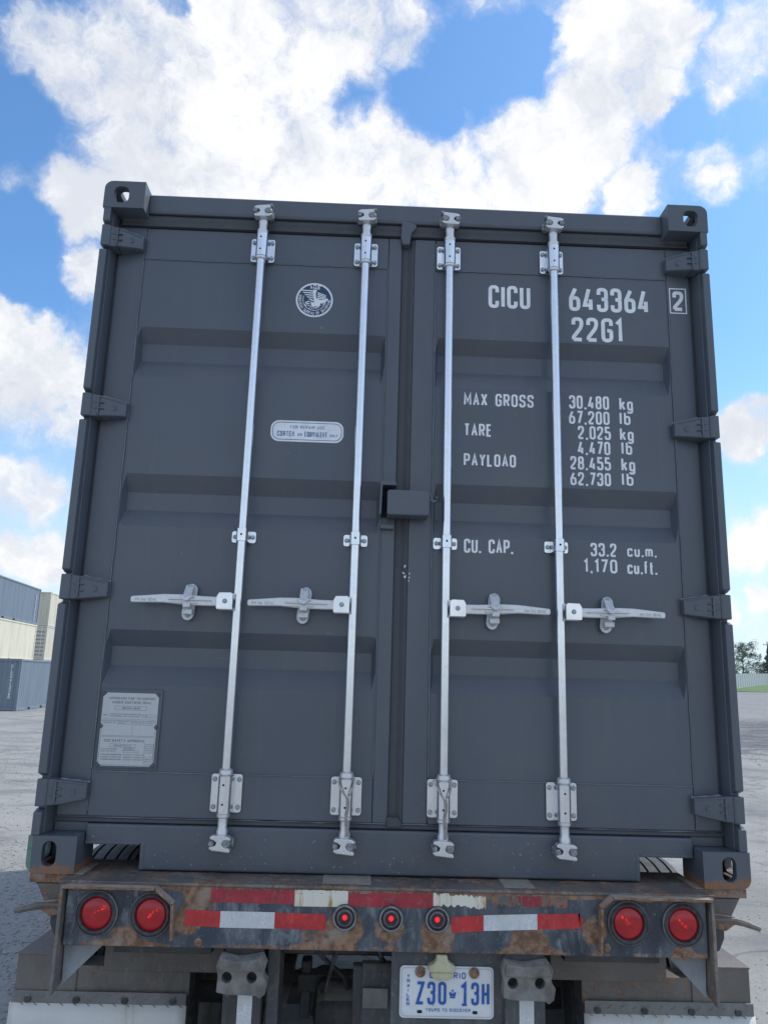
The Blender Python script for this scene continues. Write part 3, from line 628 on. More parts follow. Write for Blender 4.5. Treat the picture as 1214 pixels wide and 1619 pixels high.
def yard_container(X, Y0, Z, L, H, m, label, end='corr', flat=False, txt=None, mt=None):
    """right long side at x = X facing +x; end at y = Y0 faces the camera"""
    e = empty('shipping_container', (X, Y0, Z), label, 'container', 'shipping containers stacked in the yard'); e.rotation_euler.z = .098
    w = 2.438
    mb = MB(); corr(mb, -.03, .14, L-.14, .16, H-.10, .27, .036, 1); corr(mb, -w+.03, .14, L-.14, .16, H-.10, .27, .036, -1); mb.build('side_wall', m, e, recalc=False)
    if end == 'corr':
        mb = MB(); corr(mb, .03, -w+.13, -.13, .15, H-.12, .24, .045, 1, 'x'); mb.build('end_wall', m, e, recalc=False)
    else:
        for s in (0, 1):
            d = MB(); x0 = -w+.13+s*1.095; d.box(x0, x0+1.08, .03, .06, .17, H-.13).build('door', m, e)
            for r in (.3, .8): MB().lathe([(.017, .12), (.017, H-.08)], (x0+r, -.0, 0), 'z', 8).build('lock_rod', M_galv, e)
            for k in range(7): MB().box(x0+.05, x0+1.03, .005, .029, .35+k*(H-.6)/7, .35+k*(H-.6)/7+.10).build('louvre', M_keeper, e)
    MB().box(-w+.01, -.01, .1, L-.1, H-.06, H-.03).build('roof', m, e)
    for x0 in (-w+.16, ):
        for yy in (0.0, L-.12):
            MB().box(x0+.003, -.163, yy, yy+.12, H-.12, H-.002).build('header', m, e); MB().box(x0+.003, -.163, yy, yy+.12, .012, .15).build('sill', m, e)
    for xx in (-w, -.12):
        MB().box(xx+.003, xx+.117, .163, L-.163, H-.10, H-.01).build('top_rail', m, e)
        # bottom rail with fork pockets left open
        py = [L/2-1.05-.18, L/2-1.05+.18, L/2+1.05-.18, L/2+1.05+.18]
        for a, b_ in ((.163, py[0]), (py[1], py[2]), (py[3], L-.163)): MB().box(xx+.003, xx+.117, a, b_, .012, .16).build('bottom_rail', m, e)
        for a in (0, 2): MB().box(xx+.003, xx+.117, py[a], py[a+1], .13, .16).build('fork_pocket', m, e)
        for a in (0, 2): MB().box(xx+.05, xx+.07, py[a], py[a+1], .012, .128).build('pocket_shade', M_dark, e)  # black sheet paints the shade inside each fork pocket
        for yy in (0, L-.16):
            x0 = xx if xx < -1 else -.16
            MB().box(x0+.003 if x0 < -1 else x0+.02, x0+.14 if x0 < -1 else x0+.157, yy+.002, yy+.14, .12, H-.12).build('corner_post', m, e)
            for z in (0, H-.118): MB().box(x0, x0+.16, yy, yy+.16, z, z+.117).build('corner_fitting', m, e)
    MB().box(-w+.12, -.12, .12, L-.12, .12, .14).build('floor', m, e)
    return e
LX, MX, CX = -17.45, -22.5, -26.4
zg = -.27
lb = yard_container(LX, 37.9, zg, 6.06, 2.59, M_yblue2, 'slate blue container on the ground, in front of the cream stack')
zb = -.25
ms_y = 42.2; L40 = 12.2
yard_container(MX, ms_y, zb, L40, 2.59, M_yblue, 'lowest container of the long stack, hidden behind the slate blue one')
yard_container(MX, ms_y, zb+2.59, L40, 2.59, M_ycream, 'long cream container in the middle of the stack under the blue one')
ub = yard_container(MX, ms_y, zb+5.18, L40, 2.59, M_yblue, 'blue container on top of the long stack at the left edge')
yard_container(CX, 63.0, -.25, 12.2, 2.8, M_ycream, 'lowest cream container of the far stack, hidden behind nearer ones')
yard_container(CX, 63.0, 2.56, 12.2, 2.8, M_ygrey, 'beige container with louvred end, middle of the far stack', end='door')
yard_container(CX, 63.0, 5.37, 12.2, 2.8, M_ygrey, 'topmost beige container of the far stack beside the blue one')
# vertical markings on the blue containers
mb = MB()
def vert_marks(mb, s, y, z1, h, x):
    for i, ch in enumerate(s):
        wd, st = G[ch]
        for kind, pts in st:
            q = [(y+p[0]*max(wd, .01)*h*.5, z1-i*h*1.35+p[1]*h) for p in pts]
            stroke(mb, q, h*.2, lambda a, b: (x, a, b), isinstance(kind, str) and kind.endswith('c'))
vert_marks(mb, 'CSQU4521862', 11.2, 2.0, .13, .006); mb.build('lettering', M_white, ub, recalc=False)
mb = MB()
for i, ch in enumerate('CICU643360'):
    wd, st = G[ch]
    for kind, pts in st: stroke(mb, [(-.48+p[0]*max(wd, .01)*.07, 2.15-i*.17+p[1]*.12) for p in pts], .028, lambda a, b: (a, .022, b), isinstance(kind, str) and kind.endswith('c'))
mb.build('lettering', M_white, lb, recalc=False)

# ================================================================== MAIN CONTAINER (origin at its underside, rear face y = 0)
CZ = 1.22
C = empty('shipping_container', (0, 0, CZ), 'big dark grey container with two closed rear doors standing on the trailer', 'container')
HW = 1.219; HT = 2.591
# corner fittings
def fitting(sx, top):
    z0, z1 = (HT-.118, HT) if top else (0.0, .118)
    x0, x1 = (-HW, -HW+.162) if sx < 0 else (HW-.162, HW)
    cr = {(-1, True): (0, 0, 0, 1), (1, True): (0, 0, 1, 0), (-1, False): (1, 0, 0, 0), (1, False): (0, 1, 0, 0)}[(sx, top)]
    body = MB().prism(rrect(x0, x1, z0, z1, .034, 6, cr), 0, .178).build('corner_fitting', M_cast, C)
    t_ = .026; xc = (x0+x1)/2-sx*-.004
    cut = [MB().box(x0+t_, x1-t_, .03, .178-t_, z0+t_, z1-t_).build('cut', M_cast, C)]
    if top: out = rrect(xc-.030+sx*.008, xc+.030+sx*.008, z0+.022, z0+.094, .024, 5)
    else: out = rrect(xc-.024+sx*.004, xc+.024+sx*.004, z0+.022, z0+.102, .0235, 6)
    cut.append(MB().prism(out, -.02, .05).build('cut', M_cast, C))
    yc = .10; sd_ = rrect(yc-.04, yc+.04, z0+.03, z0+.09, .024, 5)
    cut.append(MB().prism(sd_, (x0-.02 if sx < 0 else x1-.06), (x0+.06 if sx < 0 else x1+.02), 'x').build('cut', M_cast, C))
    tp = rrect(xc-.032, xc+.032, yc-.062, yc+.062, .028, 5)
    cut.append(MB().prism(tp, (z1-.05 if top else z0-.02), (z1+.02 if top else z0+.05), 'z').build('cut', M_cast, C))
    boolcut(body, cut)
    k = body.modifiers.new('bevel', 'BEVEL'); k.width = .003; k.segments = 2; k.limit_method = 'ANGLE'; k.angle_limit = math.radians(40)
    return body
for sx in (-1, 1):
    for tp in (True, False): fitting(sx, tp)
# hinge heights
HZ = [2.352, 1.645, .955, .254]
# corner posts
for sx in (-1, 1):
    X = lambda u: sx*(HW-u)
    poly = [(.008, .034), (.036, .034), (.044, .100), (.150, .122), (.150, .160), (.008, .160)]
    mb = MB().prism([(X(u), v) for u, v in poly], .118, HT-.118, 'z')
    mb.build('corner_post', M_cont, C, .003)
    zs = [.118]+sorted(HZ)+[HT-.118]
    for i in range(len(zs)-1):
        a = zs[i]+(.051 if i else 0); b_ = zs[i+1]-(.051 if i < len(zs)-2 else 0)
        ch0 = .012 if i else 0; ch1 = .012 if i < len(zs)-2 else 0
        mb = MB().prism([(0.000, a+ch0), (0.000, b_-ch1), (.033, b_), (.033, a)], X(.005), X(.034), 'x'); mb.build('post_flange', M_cont, C, .004)
# header, sill, gasket channel
mb = MB().prism([(.070, 2.497), (.066, 2.508), (.066, 2.575), (.076, 2.584), (.16, 2.584), (.16, 2.48), (.112, 2.48), (.104, 2.497)], -HW+.163, HW-.163, 'x'); mb.build('header', M_cont, C, .003)
MB().prism([(-1.0545, .083), (-.862, .083), (-.862, .002), (.862, .002), (.862, .083), (1.0545, .083), (1.0545, .147), (-1.0545, .147)], .069, .125).build('sill', M_cont, C, .007, seg=3)
for sx in (-1, 1):
    e0, e1 = sorted((sx*.848, sx*.863))
    mb = MB().box(e0, e1, .0665, .24, .003, .090); mb.build('pocket_rim', M_cont, C, .003)
    e0, e1 = sorted((sx*.864, sx*(HW-.166)))
    mb = MB().box(e0, e1, .0665, .24, .0815, .092); mb.build('pocket_rim', M_cont, C, .003)
    g0, g1 = sorted((sx*(HW-.165), sx*(HW-.048)))
    MB().box(g0, g1, .09, .13, .118, .2).build('post_gusset', M_cont, C, .003)
    MB().box(g0, g1, .09, .13, HT-.21, HT-.118).build('post_gusset', M_cont, C, .003)
# side walls, roof, floor, front end
for sx in (-1, 1):
    mb = MB(); corr(mb, sx*(HW-.02), .17, 5.9, .16, HT-.06, .28, .036, sx)
    mb.build('side_wall', M_cont, C, recalc=False)
    a, b_ = sorted((sx*(HW-.005), sx*(HW-.06)))
    MB().box(a, b_, .18, 5.88, HT-.065, HT-.01).build('top_rail', M_cont, C)
    MB().box(a, b_, .245, 5.88, .012, .16).build('bottom_rail', M_cont, C)
MB().box(-HW+.03, HW-.03, .163, 5.9, HT-.03, HT-.012).build('roof', M_cont, C)
MB().box(-HW+.07, HW-.07, .15, 5.9, .13, .16).build('floor', M_frame2, C)
for k in range(12): MB().box(-HW+.07, HW-.07, .45+k*.45, .50+k*.45, .02, .128).build('cross_member', M_cont, C)
MB().box(-HW+.02, HW-.02, 5.9, 6.05, .0, HT).build('front_wall', M_cont, C)

YF, YP, YT = .084, .088, .130            # frame face, panel face, trough floor
PZ0, PZ1 = .318, 2.300                    # panel between weld seams
troughs = [(2.004, 1.950, 1.876, 1.796), (1.401, 1.338, 1.268, 1.202), (.812, .754, .686, .617)]
def weld(parent, pts, r=.0022, jit=.0005, seg=.03):
    rs = random.Random(int(pts[0][0]*1000)+int(pts[0][2]*100)); P = []
    for a, b_ in zip(pts, pts[1:]):
        a, b_ = Vector(a), Vector(b_); n = max(2, int((b_-a).length/seg))
        for i in range(n): P.append(a.lerp(b_, i/n)+Vector((rs.gauss(0, jit), rs.gauss(0, jit*.4), rs.gauss(0, jit))))
    P.append(Vector(pts[-1]))
    return MB().tube(P, [r*rs.uniform(.6, 1.3) for _ in P], 5).build('weld_bead', M_weld, parent)
def door(sx):
    """sx -1: left leaf, +1: right leaf"""
    Dr = empty('door', (0, 0, 0)); Dr.parent = C
    if sx < 0: xo, xi, xpo, xpi = -1.168, -.018, -1.062, -.072      # outer edge, inner edge, panel limits
    else: xo, xi, xpo, xpi = 1.166, .034, 1.073, .122
    z0, z1 = .168, 2.438
    for nm, a, b_ in (('outer_stile', xo, xpo), ('inner_stile', xpi, xi)):
        a, b_ = sorted((a, b_)); MB().box(a, b_, YF, .13, z0, z1).build(nm, M_cont, Dr, .005)
    a, b_ = sorted((xpo, xpi))
    for nm, p, q in (('bottom_rail', z0+.001, PZ0), ('top_rail', PZ1, z1-.001)): MB().box(a+.001, b_-.001, YF+.001, .128, p, q).build(nm, M_cont, Dr, .003)
    # corrugated panel
    mb = MB(); e = .003; ew = .015
    xs = [a+.001, a+e, a+e+ew, b_-e-ew, b_-e, b_-.001]
    rows = [(PZ0, 0)]
    for tr in troughs[::-1]:
        zt = sorted(tr); rows += [(zt[0], 0), (zt[1], 1), (zt[2], 1), (zt[3], 0)]
    rows.append((PZ1, 0)); grid = []
    for z, d in rows:
        grid.append([mb.bm.verts.new((x, YP+(YT-YP)*(d if i in (2, 3) else 0), z)) for i, x in enumerate(xs)])
    for r0, r1 in zip(grid, grid[1:]):
        for i in range(5): mb.bm.faces.new((r0[i], r0[i+1], r1[i+1], r1[i]))
    # subdivide long faces a little so that they can be very slightly wavy
    pn = mb.build('panel', M_cont, Dr, .016, recalc=False, seg=4)
    for f in pn.data.polygons: f.use_smooth = False
    weld(Dr, [(a, YF-.0005, PZ0+.01), (a, YF-.0005, PZ1-.01)], .0026); weld(Dr, [(b_, YF-.0005, PZ0+.01), (b_, YF-.0005, PZ1)], .0016)
    weld(Dr, [(a, YF, PZ0), (b_, YF, PZ0)], .0024); weld(Dr, [(a, YF+.001, PZ1), (b_, YF+.001, PZ1)], .0014)
    weld(Dr, [(a, YF, z0+.02), (a, YF, PZ0)], .0018); weld(Dr, [(a, YF, PZ1), (a, YF, z1-.02)], .0016)
    return Dr
DL, DR = door(-1), door(1)
# gaskets around the leaves
gk = [(-1.18, -1.168, .15, 2.45), (1.166, 1.18, .15, 2.45)]
for a, b_, p, q in gk: MB().box(a, b_, .095, .12, p, q).build('gasket', M_gask, C)
MB().prism([(.072, 2.442), (.080, 2.462), (.074, 2.480), (.080, 2.494), (.11, 2.494), (.11, 2.440)], -1.165, 1.165, 'x').build('gasket', M_gask, C, .003)
MB().prism([(.088, .148), (.083, .153), (.087, .160), (.083, .167), (.12, .167), (.12, .148)], -1.165, 1.165, 'x').build('gasket', M_gask, C, .002)
weld(C, [(-1.16, .086, .166), (1.14, .086, .166)], .0022, .0005, .06)
# middle gasket with bevelled right lip
MB().prism([(-.0175, .099), (.008, .099), (.026, .088), (.0335, .088), (.0335, .13), (-.0175, .13)], .17, 2.436, 'z').build('gasket', M_gask, C, .002)
MB().prism([(-.022, 2.503), (-.025, 2.43), (-.016, 2.400), (.012, 2.400), (.020, 2.455), (.036, 2.474), (.040, 2.492), (-.008, 2.506)], .064, .0995).build('gasket_corner', M_cont, C, .005)
MB().prism([(-.022, .19), (.02, .19), (.036, .165), (.030, .156), (-.020, .156)], .078, .098).build('gasket_corner', M_gask, C, .004)

# ---- hinges
def hinge(sx, zc):
    X = lambda u: sx*(HW-u)
    H = MB().prism([(X(.006), .0), (X(.034), .0), (X(.040), .006), (X(.044), .034), (X(.006), .034)], zc-.045, zc+.045, 'z').build('hinge', M_cont, C, .004)
    def hx(u0, u1, ya, yb, ha, hb, t0, t1, name, bv=.004):    # slab from u0 to u1
        P = [(X(u0), ya+t0, zc-ha), (X(u1), yb+t1, zc-hb), (X(u1), yb, zc-hb), (X(u0), ya, zc-ha), (X(u0), ya+t0, zc+ha), (X(u1), yb+t1, zc+hb), (X(u1), yb, zc+hb), (X(u0), ya, zc+ha)]
        return MB().hexa(P).build(name, M_cont, H, bv)
    hx(.036, .068, .010, .016, .044, .042, .06, .06, 'lug'); hx(.0685, .158, .016, .056, .042, .028, .07, .03, 'blade')
    # raised ribs
    for s in (-1, 1):
        P = []
        for u, yy, hh in ((.066, .012, .040), (.150, .050, .0275)):
            P.append((u, yy, hh))
        (u0, y0, h0), (u1, y1, h1) = P; w = .006
        za, zb_, zc_, zd = zc+s*(h0-w), zc+s*h0, zc+s*(h1-w), zc+s*h1
        MB().hexa([(X(u0), y0+.006, za), (X(u1), y1+.007, zc_), (X(u1), y1, zc_), (X(u0), y0, za), (X(u0), y0+.006, zb_), (X(u1), y1+.007, zd), (X(u1), y1, zd), (X(u0), y0, zb_)]).build('rib', M_cont, H, .0015)
    MB().box(*sorted((X(.062), X(.069))), .009, .03, zc-.036, zc+.036).build('rib', M_cont, H, .002)
    for dz in (-.012, .012): MB().box(*sorted((X(.044), X(.085))), .011, .03, zc+dz-.002, zc+dz+.002).build('rib', M_cont, H, .001)
    MB().lathe([(.0, .0), (.008, 0), (.008, -.002), (.011, -.002), (.011, .004)], (X(.115), .036, zc-.002), 'y', 16, caps=False).build('maker_boss', M_cont, H)
    w = []
    for i in range(9): w.append((X(.075+.011*i), .028+.0045*i+.004, zc+.0425-.0016*i))
    MB().tube(w, [.0035+.0015*math.sin(i*1.7) for i in range(9)], 6).build('weld_bead', M_weld, H)
for sx in (-1, 1):
    for zc in HZ: hinge(sx, zc)

# ---- locking rods
YR = .036; RR = .0168
RODS = [(-.583, -1), (-.165, -1), (.173, 1), (.594, 1)]
def hexbolt(x, y, z, r, parent, m=None):
    return MB().lathe([(r*1.05, 0), (r*1.05, -.0015), (r*.8, -.0016), (r*.86, -.007), (r*.6, -.0085)], (x, y, z), 'y', 10, smooth=False).build('bolt', m or M_bolt, parent)
def cam(x, zc, flip, sx, parent):
    """forged cam end; flip=1 for the lower one, -1 for the upper one (mirrored in z)"""
    f = lambda pts: [(x+sx*u, zc+flip*v) for u, v in pts]
    P = [(-.036, .020), (-.030, .027), (.008, .026), (.026, .024), (.036, .017), (.034, .010), (.012, .011), (.006, .0), (.010, -.008), (.030, -.013), (.036, -.022), (.032, -.028), (.006, -.025), (-.026, -.022), (-.037, -.016), (-.034, -.008), (-.016, -.006), (-.012, .004), (-.024, .012), (-.034, .014)]
    cm = MB().prism(f(P), .006, .040).build('cam_head', M_galvm, parent, .004)
    MB().lathe([(.0, -.010), (.008, -.010), (.010, -.004), (.011, .03), (.011, .055)], (x-sx*.030, .012, zc+flip*.001), 'y', 12).build('keeper_lug', M_keeper, parent)
    MB().lathe([(.0, -.012), (.011, -.012), (.015, -.004), (.015, .02), (.015, .053)], (x+sx*.022, .014, zc+flip*.001), 'y', 14).build('keeper_lug', M_keeper, parent)
    MB().prism([(x+sx*u, zc+flip*v) for u, v in [(-.040, .012), (.040, .014), (.042, -.016), (-.040, -.014)]], .044, .064).build('keeper_plate', M_keeper, parent, .005)
    if flip < 0:
        MB().lathe([(.0, -.02), (.006, -.019), (.007, -.01), (.006, .01)], (x+sx*.034, .02, zc+.022), 'y', 8).build('keeper_lug', M_keeper, parent)
def bearing(x, z0, z1, pw, ph, parent, dirz):
    zc = (z0+z1)/2
    B = MB().prism(rrect(x-pw/2, x+pw/2, zc-ph/2-(0 if dirz > 0 else 0), zc+ph/2, .010, 4), .072, .0785).build('bearing_bracket', M_galv, parent, .0015)
    B.location.z = 0
    for sx_ in (-1, 1):
        MB().hexa([(x+sx_*.0185, .044, zc-ph*.46), (x+sx_*.023, .0725, zc-ph*.46), (x+sx_*.0285, .0725, zc-ph*.46), (x+sx_*.0225, .044, zc-ph*.46),
                   (x+sx_*.0185, .044, zc+ph*.46), (x+sx_*.023, .0725, zc+ph*.46), (x+sx_*.0285, .0725, zc+ph*.46), (x+sx_*.0225, .044, zc+ph*.46)]).build('bracket_web', M_galv, B, .001)
        for sz in (-1, 1): hexbolt(x+sx_*(pw/2-.0115), .0725, zc+sz*(ph/2-.018), .0085, B)
    MB().lathe([(.0185, z0), (.0235, z0), (.0235, z1), (.0185, z1)], (x, YR, 0), 'z', 24, caps=False).build('sleeve', M_galv, B)
    for k in (.25, .78):
        MB().lathe([(.0, 0), (.0038, 0), (.0038, .004)], (x-.002, YR-.0242, z0+(z1-z0)*k), 'y', 10, caps=False).build('grease_hole', M_dark, B)
    return B
for i, (x, sx) in enumerate(RODS):
    zt = .0 if i < 2 else .0
    rod = MB().lathe([(RR, .335), (RR, 2.30)], (x, YR, 0), 'z', 28, caps=False).build('lock_rod', M_galv, C)
    # ends: upper
    MB().lathe([(RR, 2.285), (.0225, 2.290), (.0235, 2.298), (.019, 2.300), (.019, 2.40), (.022, 2.405), (.0225, 2.415), (.0165, 2.419), (.0165, 2.445), (.0185, 2.452), (.0165, 2.463), (.013, 2.470)], (x, YR, 0), 'z', 24, caps=False).build('rod_end', M_galvm, rod)
    MB().lathe([(RR, .345), (.0235, .340), (.0245, .326), (.019, .318), (.019, .20), (.0225, .196), (.0225, .186), (.0165, .182), (.0160, .150), (.0195, .142), (.0195, .128), (.013, .122)], (x, YR, 0), 'z', 24, caps=False).build('rod_end', M_galvm, rod)
    cam(x, 2.492, -1, 1 if i < 2 else -1, rod); cam(x, .103, 1, 1, rod)
    bearing(x, 2.300, 2.400, .096, .103, C, 1); bearing(x, .198, .318, .108, .128, C, -1)
    # middle saddle
    S_ = MB().prism(rrect(x-.045, x+.045, 1.146, 1.190, .008, 4), .080, .0835).build('rod_saddle', M_galv, C, .001)
    for s in (-1, 1): hexbolt(x+s*.033, .0805, 1.168, .0085, S_)
    poly = []
    for k in range(9): a = PI+PI*k/8; poly.append((x+.0215*math.cos(a), YR+.0215*math.sin(a)))
    outer = [(x-.0215-.004, .082)]+poly+[(x+.0215+.004, .082)]
    MB().prism(outer, 1.144, 1.192, 'z').build('strap', M_galv, S_, .001)
    MB().lathe([(.0, 0), (.0042, 0), (.0042, .003)], (x, YR-.0222, 1.168), 'y', 10, caps=False).build('grease_hole', M_dark, S_)
    # handle hub and handle
    zc = .921; d = sx
    Xh = lambda u: x+d*u
    hub = MB().prism([(Xh(.012), zc-.031), (Xh(.068), zc-.031), (Xh(.070), zc-.026), (Xh(.070), zc+.016), (Xh(.062), zc+.030), (Xh(.020), zc+.031), (Xh(.012), zc+.024)], -.002, .012).build('handle_hub', M_galv, C, .002)
    MB().prism([(Xh(.012), zc-.031), (Xh(.068), zc-.031), (Xh(.062), zc+.031), (Xh(.012), zc+.031)], .030, .040).build('hub_plate', M_galv, hub, .002)
    MB().lathe([(.0, -.006), (.006, -.0055), (.009, 0), (.009, .01)], (Xh(.040), -.003, zc-.001), 'y', 14).build('rivet', M_bolt, hub)
    top = [(.055, .016), (.12, .0165), (.205, .021), (.262, .0205), (.375, .010), (.380, .006)]; bot = [(.380, -.010), (.374, -.0135), (.262, -.011), (.205, -.016), (.12, -.0185), (.055, -.018)]
    hd = MB().prism([(Xh(u), zc-.001+v) for u, v in top+bot], .013, .028).build('door_handle', M_galvm, C, .004)
    MB().prism([(Xh(.09), zc+.001), (Xh(.17), zc+.006), (Xh(.245), zc+.004), (Xh(.245), zc+.000), (Xh(.17), zc-.001), (Xh(.09), zc-.002)], .003, .014).build('stiffening_rib', M_galvm, hd, .0015)
    MB().prism([(Xh(.14), zc-.006), (Xh(.17), zc-.008), (Xh(.245), zc-.009), (Xh(.245), zc-.013), (Xh(.17), zc-.013), (Xh(.14), zc-.011)], .005, .014).build('stiffening_rib', M_galvm, hd, .0015)
    mb = MB(); a, b_ = sorted((Xh(.285), Xh(.365))); text(mb, 'HH 06 DEHL', a, b_, zc-.0075, zc+.0035, .0125, .17); mb.build('embossed_mark', M_bolt, hd, recalc=False)
    # catch
    cx = Xh(.1785); tl = -.004*1
    ca = MB().prism([(cx+.022*math.cos(a)+tl*(1 if a < PI else -1)*-1, zc+(.040 if a < PI else -.046)+.024*math.sin(a)) for a in [PI*k/8 for k in range(9)]+[PI+PI*k/8 for k in range(9)]], .060, .0665).build('handle_catch', M_catch, C, .002)
    MB().box(cx-.018, cx+.018, .028, .080, zc-.050, zc-.030).build('catch_seat', M_catch, ca, .003)
    fl = MB().hexa([(cx-.015, .052, zc+.058), (cx+.015, .052, zc+.058), (cx+.015, .060, zc+.060), (cx-.015, .060, zc+.060),
                    (cx-.015, .000, zc+.006), (cx+.015, .000, zc+.006), (cx+.015, .008, zc+.002), (cx-.015, .008, zc+.002)]).build('catch_flap', M_catch, ca, .002)
    MB().prism([(cx-.024, zc+.012), (cx-.014, zc+.003), (cx-.008, zc-.003), (cx+.006, zc-.004), (cx+.014, zc+.003), (cx+.026, zc+.013), (cx+.020, zc+.016), (cx, zc+.008), (cx-.018, zc+.016)], -.008, .004).build('flap_lip', M_catch, ca, .002)
    MB().box(cx-.012, cx+.014, .004, .012, zc-.026, zc-.008).build('flap_tongue', M_catch, ca, .002)
    hexbolt(cx+.001, .051, zc+.051, .0098, ca); hexbolt(cx-.003, .0595, zc-.051, .0085, ca)
# ---- lock box between the doors
bx = MB().prism(rrect(-.052, .104, 1.256, 1.352, .010, 4), -.004, .070).build('lock_box', M_cont, C, .005)
MB().prism([(-.078, 1.388), (-.022, 1.388), (-.018, 1.376), (-.018, 1.372), (-.070, 1.372), (-.072, 1.262), (-.080, 1.258)], .010, .080).build('padlock_shroud', M_cont, bx, .002)
MB().box(-.070, -.030, .076, .0835, 1.262, 1.370).build('shroud_shade', M_dark, bx)  # black plate painted as the shade inside the shroud
MB().box(-.074, -.022, .056, .083, 1.214, 1.232).build('stop_block', M_cont, bx, .003)
hk = [(.100, .04, 1.352), (.108, .03, 1.350), (.110, .02, 1.340), (.110, .02, 1.330), (.114, .02, 1.320), (.122, .02, 1.316), (.130, .02, 1.320), (.133, .02, 1.330), (.133, .02, 1.335)]
MB().tube(hk, .0036, 8).build('hook', M_weld, bx)
# drips and splatter of bare metal beside the gasket
rs = random.Random(9); mb = MB()
for k in range(11):
    x, z = rs.choice([(.018, 1.05), (.020, 1.04), (.040, 1.045)]); r = rs.uniform(.0012, .0036); x += rs.gauss(0, .006); z += rs.gauss(0, .02); y = .0985 if x < .008 else (.0825 if x > .034 else .0985-.011*(x-.008)/.018-.0006)
    mb.prism(circle(x, z, r, 7, r*1.5), y-.0008, y)
mb.build('paint_splatter', M_white, DR)

# ---- markings
TX = [('CICU',0.338,0.509,2.146,2.247),('643364',0.667,0.998,2.147,2.254),('22G1',0.675,0.881,2.015,2.120),('MAX GROSS',0.241,0.517,1.725,1.778),('30,480',0.658,0.817,1.728,1.784),('kg',0.858,0.912,1.728,1.782),('67,200',0.656,0.817,1.665,1.720),('lb',0.857,0.900,1.668,1.721),('TARE',0.242,0.351,1.599,1.651),('2,025',0.690,0.820,1.603,1.658),('kg',0.856,0.910,1.603,1.656),('4,470',0.688,0.816,1.541,1.596),('lb',0.860,0.902,1.546,1.598),('PAYLOAD',0.242,0.445,1.478,1.529),('28,455',0.657,0.816,1.479,1.533),('kg',0.857,0.911,1.479,1.533),('62,730',0.656,0.814,1.416,1.469),('lb',0.857,0.902,1.421,1.472),('CU. CAP.',0.245,0.432,1.138,1.192),('33.2',0.727,0.826,1.140,1.192),('cu.m.',0.867,0.979,1.143,1.189),('1,170',0.701,0.827,1.077,1.130),('cu.ft.',0.865,0.979,1.077,1.128)]
YL = YP-.0009
for s, a, b_, p, q in TX:
    mb = MB(); text(mb, s, a, b_, p, q, YL, .148 if q-p > .08 else .155, space=1.5 if ' ' in s else 1); mb.build('lettering', M_white, DR, recalc=False)
mb = MB(); text(mb, '2', 1.092, 1.137, 2.163, 2.250, YF-.0009, .17)
stroke(mb, [(1.081, 2.153), (1.081, 2.261), (1.147, 2.261), (1.147, 2.153)], .0045, lambda a, b: (a, YF-.0009, b), True); mb.build('check_digit', M_white, DR, recalc=False)
# round class emblem
EX, EZ, ER = -.366, 2.149, .0745
em = MB().prism(circle(EX, EZ, ER, 48), YP-.0016, YP-.0003).build('class_emblem', M_white, DL)
MB().prism(circle(EX, EZ, ER*.90, 48), YP-.0026, YP-.0017).build('emblem_field', M_navy, em)
mb = MB(); Ye = YP-.0030
def arc_text(mb, s, r, a0, a1, h, bottom=True):
    n = len(s)
    for i, ch in enumerate(s):
        if ch == ' ': continue
        a = math.radians(a0+(a1-a0)*i/(n-1)); wd, st = G[ch]
        for kind, pts in st:
            q = []
            for u, v in pts:
                lx = (u-.5)*max(wd, .01)*h*.55; ly = (v-.5)*h; 
                ra = a+(PI/2 if bottom else -PI/2)
                px, pz = EX+r*math.cos(a), EZ+r*math.sin(a)
                q.append((px+lx*math.cos(ra)-ly*math.sin(ra), pz+lx*math.sin(ra)+ly*math.cos(ra)))
            stroke(mb, q, h*.2, lambda x, z: (x, Ye, z), isinstance(kind, str) and kind.endswith('c'))
arc_text(mb, 'AMERICAN BUREAU OF SHIPPING', .0585, 163, 357, .0095); arc_text(mb, 'ABS', .0575, 105, 75, .0150, False)
stroke(mb, [(EX+.046*math.cos(math.radians(a)), EZ+.046*math.sin(math.radians(a))) for a in range(158, 384, 8)], .0022, lambda x, z: (x, Ye+.0002, z))
mb.build('emblem_lettering', M_white, em, recalc=False)
mb = MB(); k_ = ER/.30       # eagle drawn in unit of the photographed disc radius .30
E_ = lambda pts: [(EX+u*ER, EZ+v*ER) for u, v in pts]
def sh(pts): mb.sheet(E_(pts), Ye-.0001)
for j in range(6):          # left wing feathers
    z = .58-.13*j; sh([(-.78+.11*j, z), (-.12+.02*j, z-.02), (-.10+.02*j, z-.09), (-.70+.11*j, z-.06)])
sh([(-.10, .60), (.12, .60), (.06, .38), (.10, .12), (.30, .0), (.55, .02), (.72, .12), (.74, .04), (.52, -.18), (.30, -.34), (.20, -.42), (.05, -.36), (-.04, -.46), (-.16, -.30), (-.20, -.08), (-.06, .06), (-.10, .3)])
for j in range(4): sh([(.16, .46-.11*j), (.60-.02*j, .30-.07*j), (.66-.02*j, .24-.07*j), (.14, .40-.11*j)])
for j in range(3): sh([(-.50, -.14-.10*j), (-.24, -.06-.12*j), (-.24, -.11-.12*j), (-.48, -.20-.10*j)])
rs = random.Random(2)
for j in range(26):
    a = rs.uniform(200, 340); r = rs.uniform(.40, .57); u, v = r*math.cos(math.radians(a)), r*math.sin(math.radians(a)); s = rs.uniform(.03, .06); sh([(u-s, v-s*.5), (u+s*.3, v-s), (u+s, v+s*.4), (u-s*.2, v+s)])
mb.build('eagle_drawing', M_white, em, recalc=False)
